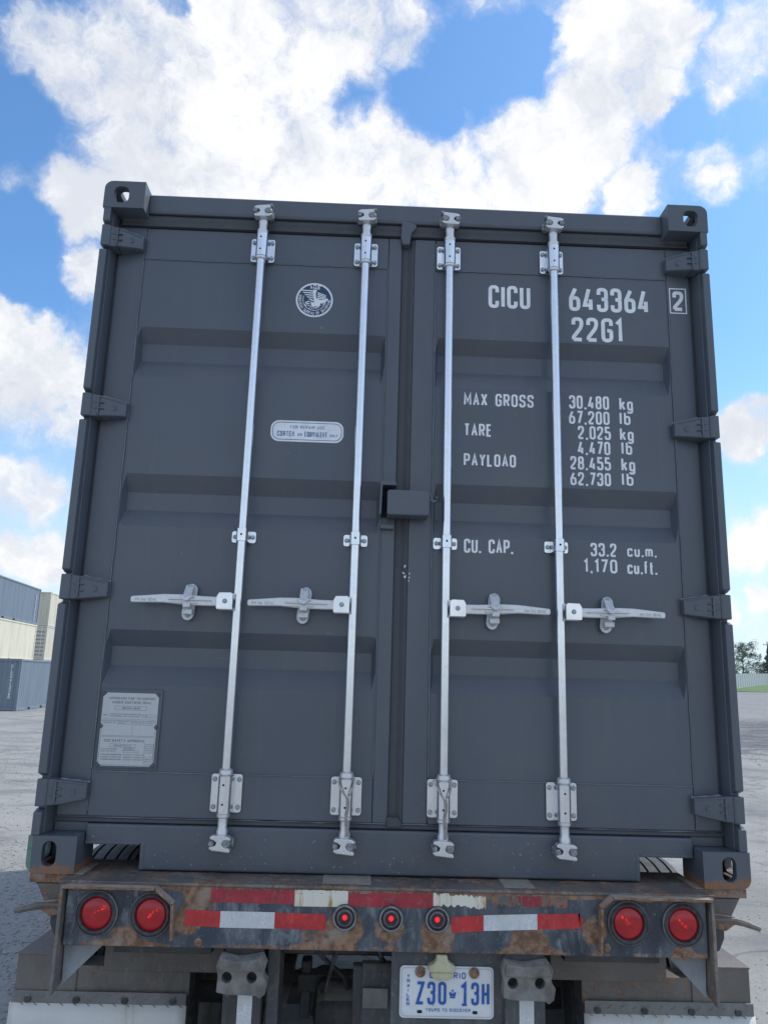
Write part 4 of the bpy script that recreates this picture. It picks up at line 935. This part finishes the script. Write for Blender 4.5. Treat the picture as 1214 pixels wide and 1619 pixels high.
# repair label
lx0, lx1, lz0, lz1 = -.509, -.227, 1.551, 1.636
lb_ = MB().prism(rrect(lx0, lx1, lz0, lz1, .032, 7), YP-.0014, YP-.0003).build('repair_label', M_white, DL)
mb = MB(); Yl = YP-.0017; rr = rrect(lx0+.008, lx1-.008, lz0+.008, lz1-.008, .026, 7); stroke(mb, rr, .0024, lambda a, b: (a, Yl, b), True); mb.build('label_border', M_blueink, lb_, recalc=False)
mb = MB(); text(mb, 'FOR REPAIR USE', lx0+.075, lx1-.073, 1.604, 1.616, Yl, .14); text(mb, 'CORTEN', lx0+.026, lx0+.092, 1.572, 1.593, Yl, .14); text(mb, 'OR', lx0+.105, lx0+.122, 1.574, 1.585, Yl, .16)
text(mb, 'EQUIVALENT', lx0+.132, lx1-.063, 1.572, 1.593, Yl, .14); text(mb, 'ONLY', lx1-.052, lx1-.022, 1.574, 1.585, Yl, .16); mb.build('label_lettering', M_blueink, lb_, recalc=False)
# approval plate
px0, px1, pz0, pz1 = -1.043, -.846, .338, .588
bp = MB().box(px0-.006, px1+.012, YP-.008, YP-.0005, pz0-.008, pz1+.012).build('plate_backing', M_cont, DL, .002)
zm = .472; n_ = .010
outl = [(px0+.014, pz0), (px1-.014, pz0), (px1, pz0+.014), (px1, zm-n_), (px1-n_, zm), (px1, zm+n_), (px1, pz1-.014), (px1-.014, pz1), (px0+.014, pz1), (px0, pz1-.014), (px0, zm+n_), (px0+n_, zm), (px0, zm-n_), (px0, pz0+.014)]
MB().prism(outl, YP-.0105, YP-.0085).build('approval_plate', M_alu, bp)
for x in (px0+.002, px1-.002):
    for z in (pz0+.003, zm, pz1-.003): MB().lathe([(.0, -.004), (.004, -.003), (.0062, 0), (.0062, .005)], (x, YP-.011, z), 'y', 10).build('rivet', M_cast, bp)
mb = MB(); Yc = YP-.0109; U = lambda u: px0+(px1-px0)*u; Vz = lambda v: pz1-(pz1-pz0)*v
def ln(p, q, w=.0007): stroke(mb, [(U(p[0]), Vz(p[1])), (U(q[0]), Vz(q[1]))], w, lambda a, b: (a, Yc, b))
def bxo(u0, v0, u1, v1): stroke(mb, [(U(u0), Vz(v0)), (U(u1), Vz(v0)), (U(u1), Vz(v1)), (U(u0), Vz(v1))], .0008, lambda a, b: (a, Yc, b), True)
def tx(s, u0, u1, v0, v1, th=.13): text(mb, s, U(u0), U(u1), Vz(v1), Vz(v0), Yc-.0002, th)
tx('APPROVED FOR TRANSPORT', .11, .95, .060, .092, .15); tx('UNDER CUSTOMS SEAL', .17, .87, .115, .148, .15)
bxo(.22, .185, .80, .235); tx('USA/244-48/24', .36, .68, .195, .225); tx('MODEL', .03, .11, .300, .318); bxo(.15, .290, .36, .330); tx('CTX 20 GA', .17, .34, .30, .32)
tx("MANUFACTURER'S NO.", .38, .70, .286, .305); tx('OF THE CONTAINER', .40, .68, .318, .335); bxo(.72, .295, .98, .33); tx('X 60', .74, .82, .305, .32)
ln((.03, .365), (.97, .365)); ln((.03, .385), (.97, .385)); bxo(.02, .385, .98, .59); ln((.57, .385), (.57, .585)); tx("OWNER'S NO.", .05, .27, .402, .420); bxo(.30, .398, .55, .43); tx('CICU', .32, .42, .405, .422)
tx('RUBY CHEMICAL REAGENT', .60, .96, .400, .415); tx('IN FACILITY DELIVERY', .60, .94, .430, .445); bxo(.02, .605, .98, .985)
tx('CSC SAFETY APPROVAL', .09, .82, .640, .675, .15); bxo(.19, .705, .66, .745); tx('USA/AB-D44/24', .27, .58, .714, .737); tx('DATE MANUFACTURED', .05, .33, .765, .782); tx('IDENTIFICATION NO.', .05, .32, .795, .810); bxo(.44, .758, .64, .784); tx('07/2024', .47, .61, .763, .778); bxo(.44, .790, .72, .815)
for j, s in enumerate(("MAXIMUM OPERATING GROSS MASS", "ALLOWABLE STACKING LOAD", "TRANSVERSE RACKING TEST FORCE")): tx(s, .05, .42, .838+.033*j, .855+.033*j)
for j, s in enumerate(('30480 KG  67200 LB', '216000 KG 476200 LB', '150000 NEWTONS')): tx(s, .45, .80, .838+.033*j, .855+.033*j)
bxo(.82, .700, .985, .965)
for j, s in enumerate(('1ST MNT', 'NEXT EXM', 'DUE DATE', 'ACEP', '', '2 YR', 'COMPLETE', 'SEE ATT')):
    if s: tx(s, .835, .97, .715+.030*j, .732+.030*j)
mb.build('plate_lettering', M_greyink, bp, recalc=False)

# ---- twisted ropes on the two inner rods
def rope(x, z0, z1, dx, label):
    e = empty('rope', (x, YR, CZ+z0), label, 'rope', 'ropes knotted round the lock rods')
    loop = []
    for k in range(15): a = PI*.9*(k/14)*2-PI*.9; loop.append((.026*math.sin(a)*1.0, -.0*1-.026*math.cos(a)*.0-.024-.004*math.cos(a), (z1-z0)-.055+.045*math.cos(a*.5)**1.5 if abs(math.cos(a*.5)) > 0 else 0))
    loop = [(.0+dx, -.029, z1-z0-.075), (-.018, -.026, z1-z0-.045), (-.027, -.012, z1-z0-.022), (-.024, .004, z1-z0-.004), (.0, .020, z1-z0), (.025, .004, z1-z0-.002), (.027, -.012, z1-z0-.022), (.020, -.025, z1-z0-.048), (.0+dx, -.029, z1-z0-.075)]
    P = []
    for a, b_ in zip(loop, loop[1:]):
        for k in range(3): P.append(tuple(Vector(a).lerp(Vector(b_), k/3)))
    MB().tube(P, .0028, 6).build('loop', M_rope, e)
    for ph in (0, PI*2/3, PI*4/3):
        P = []; n = 46; zt = z1-z0-.07
        for k in range(n):
            t_ = k/(n-1); z = zt*(1-t_); wob = .0025*math.sin(t_*9); P.append((dx+wob+.0034*math.cos(ph+t_*26), -.030+.0034*math.sin(ph+t_*26)+.004*t_, z))
        MB().tube(P, .0029, 6).build('strand', M_rope, e)
    return e
rope(-.165, .135, .332, .006, 'grey twisted rope knotted round the foot of the left inner lock rod')
rope(.173, .135, .332, .004, 'grey twisted rope knotted round the foot of the right inner lock rod')

# ================================================================== TRAILER (origin on the ground)
T = empty('container_trailer', (0, .5, 0), 'rusty black container chassis trailer with round red lamps under the grey container', 'trailer')
def TB(mb, name, m, parent=None, bev=.003, recalc=True):
    bmesh.ops.translate(mb.bm, verts=mb.bm.verts[:], vec=(0, -.5, 0)); return mb.build(name, m, parent or T, bev, recalc)
XL, XR = -1.062, 1.044; YB = -.060; ZT, ZB = 1.210, 1.024
bu = TB(MB().box(XL+.012, XR-.012, YB, YB+.012, ZB, ZT-.004), 'bumper', M_bump)
TB(MB().box(XL-.02, XR+.02, YB-.004, .24, ZT-.003, ZT+.007), 'bumper_top', M_top, bu)
TB(MB().box(XL+.012, XR-.012, YB+.013, .16, ZB-.001, ZB+.009), 'bumper_flange', M_frame, bu)
for a, b_ in ((-.232, -.07), (.37, .475)): TB(MB().box(a, b_, -.04, .10, ZT+.0075, ZT+.0095), 'wear_pad', M_diam, bu, .001)
# side cheek plates
for s, xa, tilt in ((-1, XL, -.004), (1, XR, .004)):
    P = [(YB-.028, 1.212), (.16, 1.212), (.16, 1.04), (-.02, .900), (YB-.028, .888)]
    TB(MB().prism(P, xa-.005, xa+.006, 'x'), 'cheek_plate', M_top)
    TB(MB().prism([(xa-s*.008, 1.020), (xa-s*.135, 1.020), (xa-s*.012, .897)], -.03, -.022), 'gusset', M_gus)
# lip frames round the lamps
def lip(pts, nm='lamp_guard'):
    for (a, b_) in zip(pts, pts[1:]):
        a, b_ = Vector(a), Vector(b_); d = (b_-a).normalized(); n = Vector((-d.y, d.x))*.0045; e = d*.003
        q = [a-n-e, b_-n+e, b_+n+e, a+n-e]
        TB(MB().prism([(p.x, p.y) for p in q], YB-.034, YB-.0005), nm, M_rust, bu, .0015)
lip([(XL+.004, 1.204), (-.762, 1.203), (-.705, 1.160), (-.700, 1.056)]); lip([(XR-.004, 1.212-.006), (.716, 1.208), (.680, 1.176), (.674, 1.046)])
# lamps
def lamp(x, z, r=.050):
    L = TB(MB().lathe([(r+.016, .0), (r+.015, -.010), (r+.008, -.016), (r+.002, -.013), (r-.001, -.004)], (x, YB-.001, z), 'y', 32, caps=False), 'tail_lamp', M_ring, None, 0)
    TB(MB().lathe([(r+.0165, .0), (r+.018, -.004), (r+.0175, -.0075), (r+.0150, -.0105)], (x, YB-.0012, z), 'y', 32, caps=False), 'grommet_lip', M_ringw, L, 0)
    pr = [(r-.001, -.004)]+[(r*math.cos(a)*.985, -.004-.012*math.sin(a)) for a in [PI/2*k/6 for k in range(6)]]+[(.0005, -.0165)]
    TB(MB().lathe(pr, (x, YB-.0012, z), 'y', 36, caps=False), 'lens', M_lens, L, 0); return L
for q, (x, z) in enumerate(((-.949, 1.122), (-.775, 1.121), (.771, 1.127), (.951, 1.126))):
    L = lamp(x, z); rl = random.Random(20+q); dx, dz = ((.72, .45) if q < 2 else (.7, -.6)); mb = MB()
    for k in range(14):
        u = rl.uniform(-.012, .036)*(1 if q < 2 else -1)*(1 if q < 2 else .9); px_ = x+u*dx*(1 if q < 2 else 1)+rl.gauss(0, .0028); pz_ = z+abs(u)*.55*(1 if u*(1 if q < 2 else -1) > 0 else -1)+rl.gauss(0, .0030)+.002
        r_ = rl.uniform(.0008, .0019) if k else .0030; d2 = (px_-x)**2+(pz_-z)**2; yy = YB-.0178+.012*(1-math.sqrt(max(0, 1-d2/.0025)))-.0006
        mb.lathe([(r_, .0006), (r_*.8, 0), (.0001, -.0004)], (px_, yy, pz_), 'y', 7, caps=False)
    TB(mb, 'lens_sparkle', M_sparkle, L, 0)['kind'] = 'stuff'  # small glowing dots imitate the LED sparkle across the lens
def marker(x, z):
    L = TB(MB().lathe([(.040, 0), (.039, -.008), (.034, -.012), (.031, -.008), (.0305, -.003), (.024, -.003), (.0225, -.010), (.018, -.012), (.015, -.008), (.0145, -.004), (.0005, -.004)], (x, YB-.001, z), 'y', 28, caps=False), 'marker_lamp', M_ring, None, 0)
    TB(MB().lathe([(.0385, -.0095), (.036, -.013), (.033, -.0118)], (x, YB-.001, z), 'y', 28, caps=False), 'grommet_lip', M_ringw, L, 0)
    TB(MB().lathe([(.0255, -.004), (.0235, -.0112), (.0215, -.0118)], (x, YB-.0012, z), 'y', 28, caps=False), 'grommet_lip', M_ringw, L, 0)
    TB(MB().lathe([(.0082, -.004), (.0078, -.008), (.004, -.0105), (.0003, -.011)], (x, YB-.001, z), 'y', 16, caps=False), 'lens', M_glow, L, 0)
for x in (-.153, -.003, .147): marker(x, 1.125)
# reflective tapes
rs = random.Random(4)
def strip(x0, x1, za, zb, hgt_, m, rag=(0, 0), tip=0, nm='reflective_tape', lab=None, k=0):
    n = max(2, int(abs(x1-x0)/.0055)); top = []; bot = []
    for i in range(n+1):
        u = i/n; x = x0+(x1-x0)*u; z = za+(zb-za)*u
        top.append((x, z-(rs.random()**2*rag[0] if 0 < i < n or rag[0] else 0))); bot.append((x, z-hgt_+rs.random()**2*rag[1]))
    if tip: top[-1] = (x1-.012, top[-1][1]); bot[-1] = (x1-.004, bot[-1][1]); bot.append((x1+tip, (top[-1][1]+bot[-1][1])/2))
    mb = MB(); y0 = YB-.0012-.0002*k
    tv = [mb.bm.verts.new((a, y0, b_)) for a, b_ in top]; bv = [mb.bm.verts.new((a, y0, b_)) for a, b_ in bot[:n+1]]
    for i in range(n): mb.bm.faces.new((tv[i], bv[i], bv[i+1], tv[i+1]))
    if tip: q = mb.bm.verts.new((bot[-1][0], y0, bot[-1][1])); mb.bm.faces.new((tv[n], bv[n], q))
    o = TB(mb, nm, m, bu, 0, recalc=False)
    if lab: o['label'] = lab
strip(-.589, -.318, 1.206, 1.204, .046, M_tr_old, (.010, .004), lab='faded upper red tape strip with scuffs')
strip(-.3175, -.1445, 1.204, 1.205, .050, M_twr, (.002, .0), lab='rust-stained upper white tape piece')
strip(-.144, .133, 1.204, 1.205, .048, M_tr_old, (.012, .0)); strip(.1335, .306, 1.206, 1.198, .042, M_twr, (.009, .010), lab='torn white tape piece streaked with rust')
strip(.325, .575, 1.203, 1.200, .036, M_tr_vold, (.006, .010), lab='mostly peeled red tape remnants')
strip(-.667, -.5545, 1.137, 1.135, .048, M_tr, (0, .0)); strip(-.554, -.379, 1.135, 1.135, .049, M_tw, lab='clean white reflective tape piece, left half'); strip(-.3785, -.215, 1.135, 1.133, .048, M_tr, (.003, 0))
strip(.194, .298, 1.132, 1.140, .047, M_tr); strip(.2985, .474, 1.140, 1.147, .047, M_tw, lab='clean white reflective tape piece, right half'); strip(.4745, .620, 1.147, 1.152, .047, M_tr, (.002, .003), tip=.008)
# bolts / studs on the bumper
for x, z in ((.955, 1.033), (-.62, 1.04), (.70, 1.05)): TB(MB().lathe([(.0, -.008), (.010, -.006), (.014, 0), (.014, .002)], (x, YB-.001, z), 'y', 12), 'weld_boss', M_rust, bu, 0)

# bolster ends that carry the corner fittings, with twistlock handles
for s in (-1, 1):
    X = lambda u: s*u
    TB(MB().box(*sorted((X(1.03), X(1.205))), .01, .17, 1.190, 1.2195), 'twistlock_seat', M_rust, None)
    TB(MB().prism([(X(1.19), 1.189), (X(1.05), 1.189), (X(1.05), 1.02), (X(1.105), 1.02), (X(1.125), 1.06), (X(1.13), 1.13)], .02, .15), 'bolster', M_frame2, None, .006)
    TB(MB().prism([(X(1.175), 1.189), (X(1.08), 1.189), (X(1.09), 1.10), (X(1.13), 1.11)], .002, .019), 'bolster_web', M_fend, None, .003)
    h = TB(MB().tube([(X(1.07), -.01, 1.128), (X(1.15), -.012, 1.128), (X(1.175), -.012, 1.121), (X(1.228), -.015, 1.110 if s < 0 else 1.104), (X(1.232), -.015, 1.1095 if s < 0 else 1.103)], [.008, .009, .011, .0085, .004], 8), 'twistlock_handle', M_fend, None, 0)
    TB(MB().prism([(X(1.08), 1.145), (X(1.13), 1.140), (X(1.195), 1.122), (X(1.20), 1.104), (X(1.15), 1.112), (X(1.12), 1.092), (X(1.08), 1.10)], -.008, .010), 'handle_cam', M_rust, h, .004)
    TB(MB().lathe([(.0, -.004), (.007, -.003), (.009, .002)], (X(1.175), -.010, 1.118), 'y', 10), 'cam_pin', M_frame2, h, 0)
# mudflap hangers, flaps
YFp = .20
for s in (-1, 1):
    X = lambda u: s*u
    TB(MB().box(*sorted((X(.685), X(1.285))), YFp, YFp+.10, .790, .880), 'hanger_beam', M_fend, None)
    TB(MB().box(*sorted((X(1.075), X(1.282))), YFp-.006, YFp-.001, .792, .915), 'hanger_end', M_fend, None)
    TB(MB().hexa([(X(1.285), YFp-.01, .912), (X(1.07), YFp-.01, .912), (X(1.07), YFp+.30, .99), (X(1.16), YFp+.30, .99), (X(1.285), YFp-.01, .920), (X(1.07), YFp-.01, .920), (X(1.07), YFp+.30, .998), (X(1.16), YFp+.30, .998)]), 'hanger_top', M_fend, None)
    pl = TB(MB().box(*sorted((X(.690), X(1.286))), YFp-.016, YFp-.010, .750 if s < 0 else .748, .802 if s < 0 else .806), 'tread_plate_strip', M_diam, None, .002)
    mb = MB(); rs = random.Random(6+s)
    for k in range(26):
        cx, cz = .71+k*.0225, .776+.012*((k % 2)*2-1); a = (.6 if k % 2 else -.6); L_ = .009
        mb.tube([(X(cx)-L_*math.cos(a), YFp-.0165, cz-L_*math.sin(a)), (X(cx)+L_*math.cos(a), YFp-.0165, cz+L_*math.sin(a))], .0018, 4)
    TB(mb, 'tread_lug', M_diam, pl, 0)
    for k in range(4): TB(MB().lathe([(.0, -.007), (.011, -.006), (.013, 0)], (X(.735+k*.165), YFp-.016, .778), 'y', 12), 'bolt', M_frame2, pl, 0)
    fp = MB(); n = 16; z0, z1 = .28, .765; gr = []
    for i in range(n+1):
        x = .688+(1.290-.688)*i/n; gr.append([fp.bm.verts.new((X(x), YFp-.008+.012*math.sin(i*.7)*(1-(z-.28)/.485)+ (-.02)*(1-(z-.28)/.485), z)) for z in (z0, .45, .6, .7, z1)])
    for a, b_ in zip(gr, gr[1:]):
        for k in range(4): f = fp.bm.faces.new((a[k], a[k+1], b_[k+1], b_[k])); f.smooth = True
    o = TB(fp, 'mudflap', M_flap, None, 0); sm = o.modifiers.new('thickness', 'SOLIDIFY'); sm.thickness = .008; sm.offset = 1
    for k in range(9): TB(MB().lathe([(.0, 0), (.0032, 0), (.0032, .002)], (X(.72+k*.062), YFp-.0108, .735+.006*math.sin(k*2)), 'y', 8, caps=False), 'rivet_hole', M_dark, o, 0)
    # boxes between bumper and hanger
    TB(MB().box(*sorted((X(.60), X(.93))), .10, .17, .955, 1.010), 'rear_crossmember', M_frame2, None)
    TB(MB().box(*sorted((X(.57), X(.98))), .175, .19, .872, .96), 'rear_plate', M_fend, None)
# underride guard posts with rubber dock buffers
for s, xa, xb in ((-1, -.532, -.410), (1, .370, .500)):
    p = TB(MB().box(xa, xb, -.045, .06, .45, 1.02), 'guard_post', M_frame2 if s < 0 else M_frame, None, .004)
    xm = xa+(xb-xa)*(.40 if s < 0 else .36)
    TB(MB().box(xm-.001, xm+.046, -.0475, -.0455, .50, .925), 'white_stripe', M_tw, p, 0)
    z1, z0 = 1.016, .905; w0, w1 = xa-.018, xb+.022; xm = (w0+w1)/2
    out = [(w0+.004, z0+.006), (w0+.03, z0), (w1-.035, z0-.002), (w1-.022, z0-.010), (w1-.006, z0+.002), (w1, z0+.035), (w1-.010, z0+.048), (w1-.014, z0+.060), (w1-.006, z0+.085), (w1-.020, z1), (xm+.01, z1-.010), (xm-.02, z1-.012), (w0+.010, z1-.002), (w0, z1-.03), (w0+.006, z0+.05)]
    h1, h2 = (w0+.034, .953), (w1-.050, .954)
    b0 = TB(MB().prism(out, -.098, -.052, holes=[circle(h1[0], h1[1], .0165, 18), circle(h2[0], h2[1], .0165, 18)]), 'rubber_buffer', M_rub, None, .006)
    for h_ in (h1, h2): TB(MB().lathe([(.0005, -.002), (.0172, -.002), (.0172, -.040)], (h_[0], -.052, h_[1]), 'y', 18, caps=False), 'bolt_recess', M_frame2, b0, 0)
    TB(MB().prism([(w0+.012, z1-.004), (xm-.02, z1-.014), (xm+.012, z1-.012), (w1-.022, z1-.002), (w1-.012, z0+.072), (xm+.01, z0+.066), (w0+.008, z0+.070)], -.108, -.097), 'buffer_ridge', M_rub, b0, .006)
TB(MB().box(-1.15, 1.15, -.04, .06, .42, .449), 'guard_bar', M_frame2, None, .004)
# licence plate with holder
TB(MB().box(.004, .372, -.020, -.012, .800, 1.022), 'plate_holder', M_frame, None, .002)
PX0, PX1, PZa, PZb = .032, .337, .822, .975
pl = TB(MB().prism(rrect(PX0, PX1, PZa, PZb, .014, 5), -.026, -.0225), 'licence_plate', M_plate, None, .001)
mb = MB(); stroke(mb, rrect(PX0+.006, PX1-.006, PZa+.006, PZb-.006, .011, 5), .0022, lambda a, b: (a, -.0275, b), True); TB(mb, 'rim_line', M_alu, pl, 0, False)
PXf = lambda u: PX0+(PX1-PX0)*u; PZf = lambda v: PZb-(PZb-PZa)*v
mb = MB()
for s, u0, u1 in (('Z', .175, .262), ('3', .295, .378), ('0', .41, .495), ('1', .655, .712), ('3', .76, .842), ('H', .872, .952)):
    text(mb, s, PXf(u0), PXf(u1), PZf(.735), PZf(.30), -.0280, .125)
    if s == '1': text(mb, '-', PXf(.652), PXf(.722), PZf(.935), PZf(.52), -.0279, .10)
for f in list(mb.bm.faces): pass
o = TB(mb, 'plate_number', M_plblue, pl, 0, False); sm = o.modifiers.new('emboss', 'SOLIDIFY'); sm.thickness = .0014; sm.offset = 0
mb = MB()
def T2(s, u0, u1, v0, v1, th=.10): text(mb, s, PXf(u0), PXf(u1), PZf(v1), PZf(v0), -.0274, th)
T2('O', .315, .375, .085, .235, .14); T2('NTARIO', .395, .70, .115, .235, .15); T2('YOURS TO DISCOVER', .28, .75, .805, .865, .16)
for i, ch in enumerate('TRAILER'): T2(ch, .075+(.012 if ch == 'I' else 0), .108, .175+i*.088, .238+i*.088, .2)
cx_, cz_ = PXf(.562), PZf(.53); mb.sheet([(cx_-.0085, cz_-.012), (cx_+.0085, cz_-.012), (cx_+.0085, cz_-.007), (cx_-.0085, cz_-.007)], -.0274); mb.sheet([(cx_-.009, cz_-.006), (cx_+.009, cz_-.006), (cx_+.0115, cz_+.004), (cx_+.006, cz_+.007), (cx_+.003, cz_), (cx_, cz_+.006), (cx_-.003, cz_), (cx_-.006, cz_+.007), (cx_-.0115, cz_+.004)], -.0274)
mb.sheet([(cx_-.0012, cz_+.006), (cx_+.0012, cz_+.006), (cx_+.0012, cz_+.014), (cx_-.0012, cz_+.014)], -.0275); mb.sheet([(cx_-.004, cz_+.009), (cx_+.004, cz_+.009), (cx_+.004, cz_+.0112), (cx_-.004, cz_+.0112)], -.0276)
TB(mb, 'plate_lettering', M_plblue, pl, 0, False)
for u, v in ((.215, .11), (.79, .115)): TB(MB().lathe([(.0, -.011), (.006, -.011), (.008, -.006), (.0165, -.005), (.0170, 0)], (PXf(u), -.027, PZf(v)), 'y', 16), 'bolt', M_rust, pl, 0)
for u, v in ((.215, .875), (.80, .875)): TB(MB().prism(rrect(PXf(u)-.008, PXf(u)+.008, PZf(v)-.0045, PZf(v)+.0045, .003, 4), -.0275, -.0262), 'slot', M_dark, pl, 0)
# plate lamp
TB(MB().prism([(.146, 1.0), (.147, 1.018), (.182, 1.018), (.184, 1.0), (.196, .992), (.208, .985), (.208, .966), (.122, .966), (.122, .985), (.138, .992)], -.062, -.024), 'plate_lamp', M_cream, None, .005)
TB(MB().prism([(.130, .9655), (.200, .9655), (.196, .950), (.182, .942), (.148, .942), (.134, .950)], -.056, -.028), 'plate_lamp_lens', M_cream, None, .003)
# chassis, axle, suspension, wheels
for s in (-1, 1):
    r = TB(MB().box(s*.40-.055, s*.40+.055, .17, 6.6, 1.035, 1.055), 'main_rail', M_frame2, None, .002)
    TB(MB().box(s*.40-.008, s*.40+.008, .17, 6.6, .785, 1.034), 'rail_web', M_frame2, r, 0); TB(MB().box(s*.40-.055, s*.40+.055, .17, 6.6, .765, .784), 'rail_flange', M_frame2, r, .002)
    TB(MB().box(s*.47-.05, s*.47+.05, .28, 2.4, .68, .76), 'spring_beam', M_frame2, None, .004)
    for yy in (.40, 1.75):
        TB(MB().prism([(yy-.12, .764), (yy+.12, .764), (yy+.06, .52), (yy-.06, .52)], s*.47-.06, s*.47+.06, 'x'), 'spring_hanger', M_frame, None, .004)
    TB(MB().tube([(s*.47, .42, .60), (s*.47, .7, .575), (s*.47, 1.05, .565), (s*.47, 1.4, .575), (s*.47, 1.74, .60)], .03, 8), 'leaf_spring', M_frame2, None, 0)
    TB(MB().lathe([(.06, 0), (.085, .02), (.085, .09), (.06, .11), (.06, .20), (.03, .24)], (s*.24, .72, .60), 'y', 18), 'brake_chamber', M_frame2, None, 0)
    TB(MB().box(s*.30-.02, s*.30+.02, .52, .60, .60, .80), 'slack_adjuster', M_frame, None, .006)
TB(MB().lathe([(.065, -1.0), (.065, 1.0)], (0, .95, .56), 'x', 20), 'axle', M_frame2, None, 0)
TB(MB().box(-.38, .38, .20, .26, .93, .985), 'crossmember', M_frame2, None); TB(MB().box(-.38, .38, .6, .72, .80, .88), 'crossmember', M_frame2, None)
TB(MB().box(-.34, .01, .17, .195, .986, 1.03), 'crossmember', M_frame, None); TB(MB().box(-.40, -.36, .0, .18, .62, 1.02), 'side_bracket', M_frame, None, .004)
TB(MB().box(-.33, -.10, .5, .58, .70, .76), 'crossmember', M_frame2, None); TB(MB().box(-.12, -.06, .12, .17, .55, .92), 'valve_bracket', M_frame2, None, .004)
TB(MB().box(-.085, .0, .10, .11, .800, .860), 'valve_label', M_diam, None, .001); TB(MB().box(-.09, .02, .115, .16, .55, .93), 'valve_body', M_frame, None, .006)
TB(MB().lathe([(.0, -.25), (.09, -.23), (.11, -.2), (.11, .2), (.09, .23), (.0, .25)], (-.02, .45, .66), 'x', 20), 'air_tank', M_frame2, None, 0)
for k, pts in enumerate(([(-.30, .12, 1.02), (-.22, .1, .95), (-.15, .2, .86), (-.14, .4, .75)], [(-.16, .13, 1.02), (-.19, .11, .93), (-.21, .14, .84), (-.24, .5, .7)], [(-.05, .12, 1.02), (-.03, .1, .96), (.0, .2, .9)])):
    TB(MB().tube(pts, .008, 7), 'air_hose', M_ring, None, 0)
for yy in (2.6, 4.0, 5.4): TB(MB().box(-1.15, 1.15, yy, yy+.10, 1.07, 1.2), 'crossmember', M_frame2, None)
for s in (-1, 1): TB(MB().box(s*.45-.05, s*.45+.05, 4.9, 5.0, .05, 1.03), 'landing_leg', M_frame2, None); TB(MB().box(s*.45-.12, s*.45+.12, 4.85, 5.05, .01, .04), 'landing_foot', M_frame2, None)
def tyre(xc, yc, R=.56, w=.255, parent=None):
    mb = MB(); hw = w/2; prof = [(R-.24, -hw*.55), (R-.18, -hw*.95), (R-.09, -hw*1.04), (R-.035, -hw*1.0), (R-.010, -hw*.90), (R-.002, -hw*.80)]
    ng = 4
    for k in range(ng):
        c = -hw*.80+(k+.5+0.0)*2*hw*.80/ng
        c = (-.60+.40*k)*hw*1.0; g = .0055
        prof += [(R, c-g), (R-.016, c-g*.7), (R-.016, c+g*.7), (R, c+g)]
    prof += [(R-.002, hw*.80), (R-.010, hw*.90), (R-.035, hw*1.0), (R-.09, hw*1.04), (R-.18, hw*.95), (R-.24, hw*.55)]
    mb.lathe(prof, (xc, yc, R), 'x', 96, caps=False, smooth=False)
    ty = TB(mb, 'tyre', M_tyre, parent, 0)
    return ty
for s in (-1, 1):
    for q, xc in enumerate((1.172, .835)):
        for yc in (.95, ):
            ty = tyre(s*xc, yc)
            TB(MB().lathe([(.0, -.02), (.12, -.02), (.14, .02), (.30, .06), (.312, -.11), (.312, .11)], (s*xc, yc, .56), 'x', 32, caps=False), 'rim', M_rim, ty, 0)
for s in (-1, 1):
    for xc in (1.152, .825):
        ty = tyre(s*xc, 2.35); TB(MB().lathe([(.0, -.02), (.12, -.02), (.14, .02), (.30, .06), (.312, -.11), (.312, .11)], (s*xc, 2.35, .56), 'x', 32, caps=False), 'rim', M_rim, ty, 0)
TB(MB().lathe([(.065, -1.0), (.065, 1.0)], (0, 2.35, .55), 'x', 20), 'axle', M_frame2, None, 0)
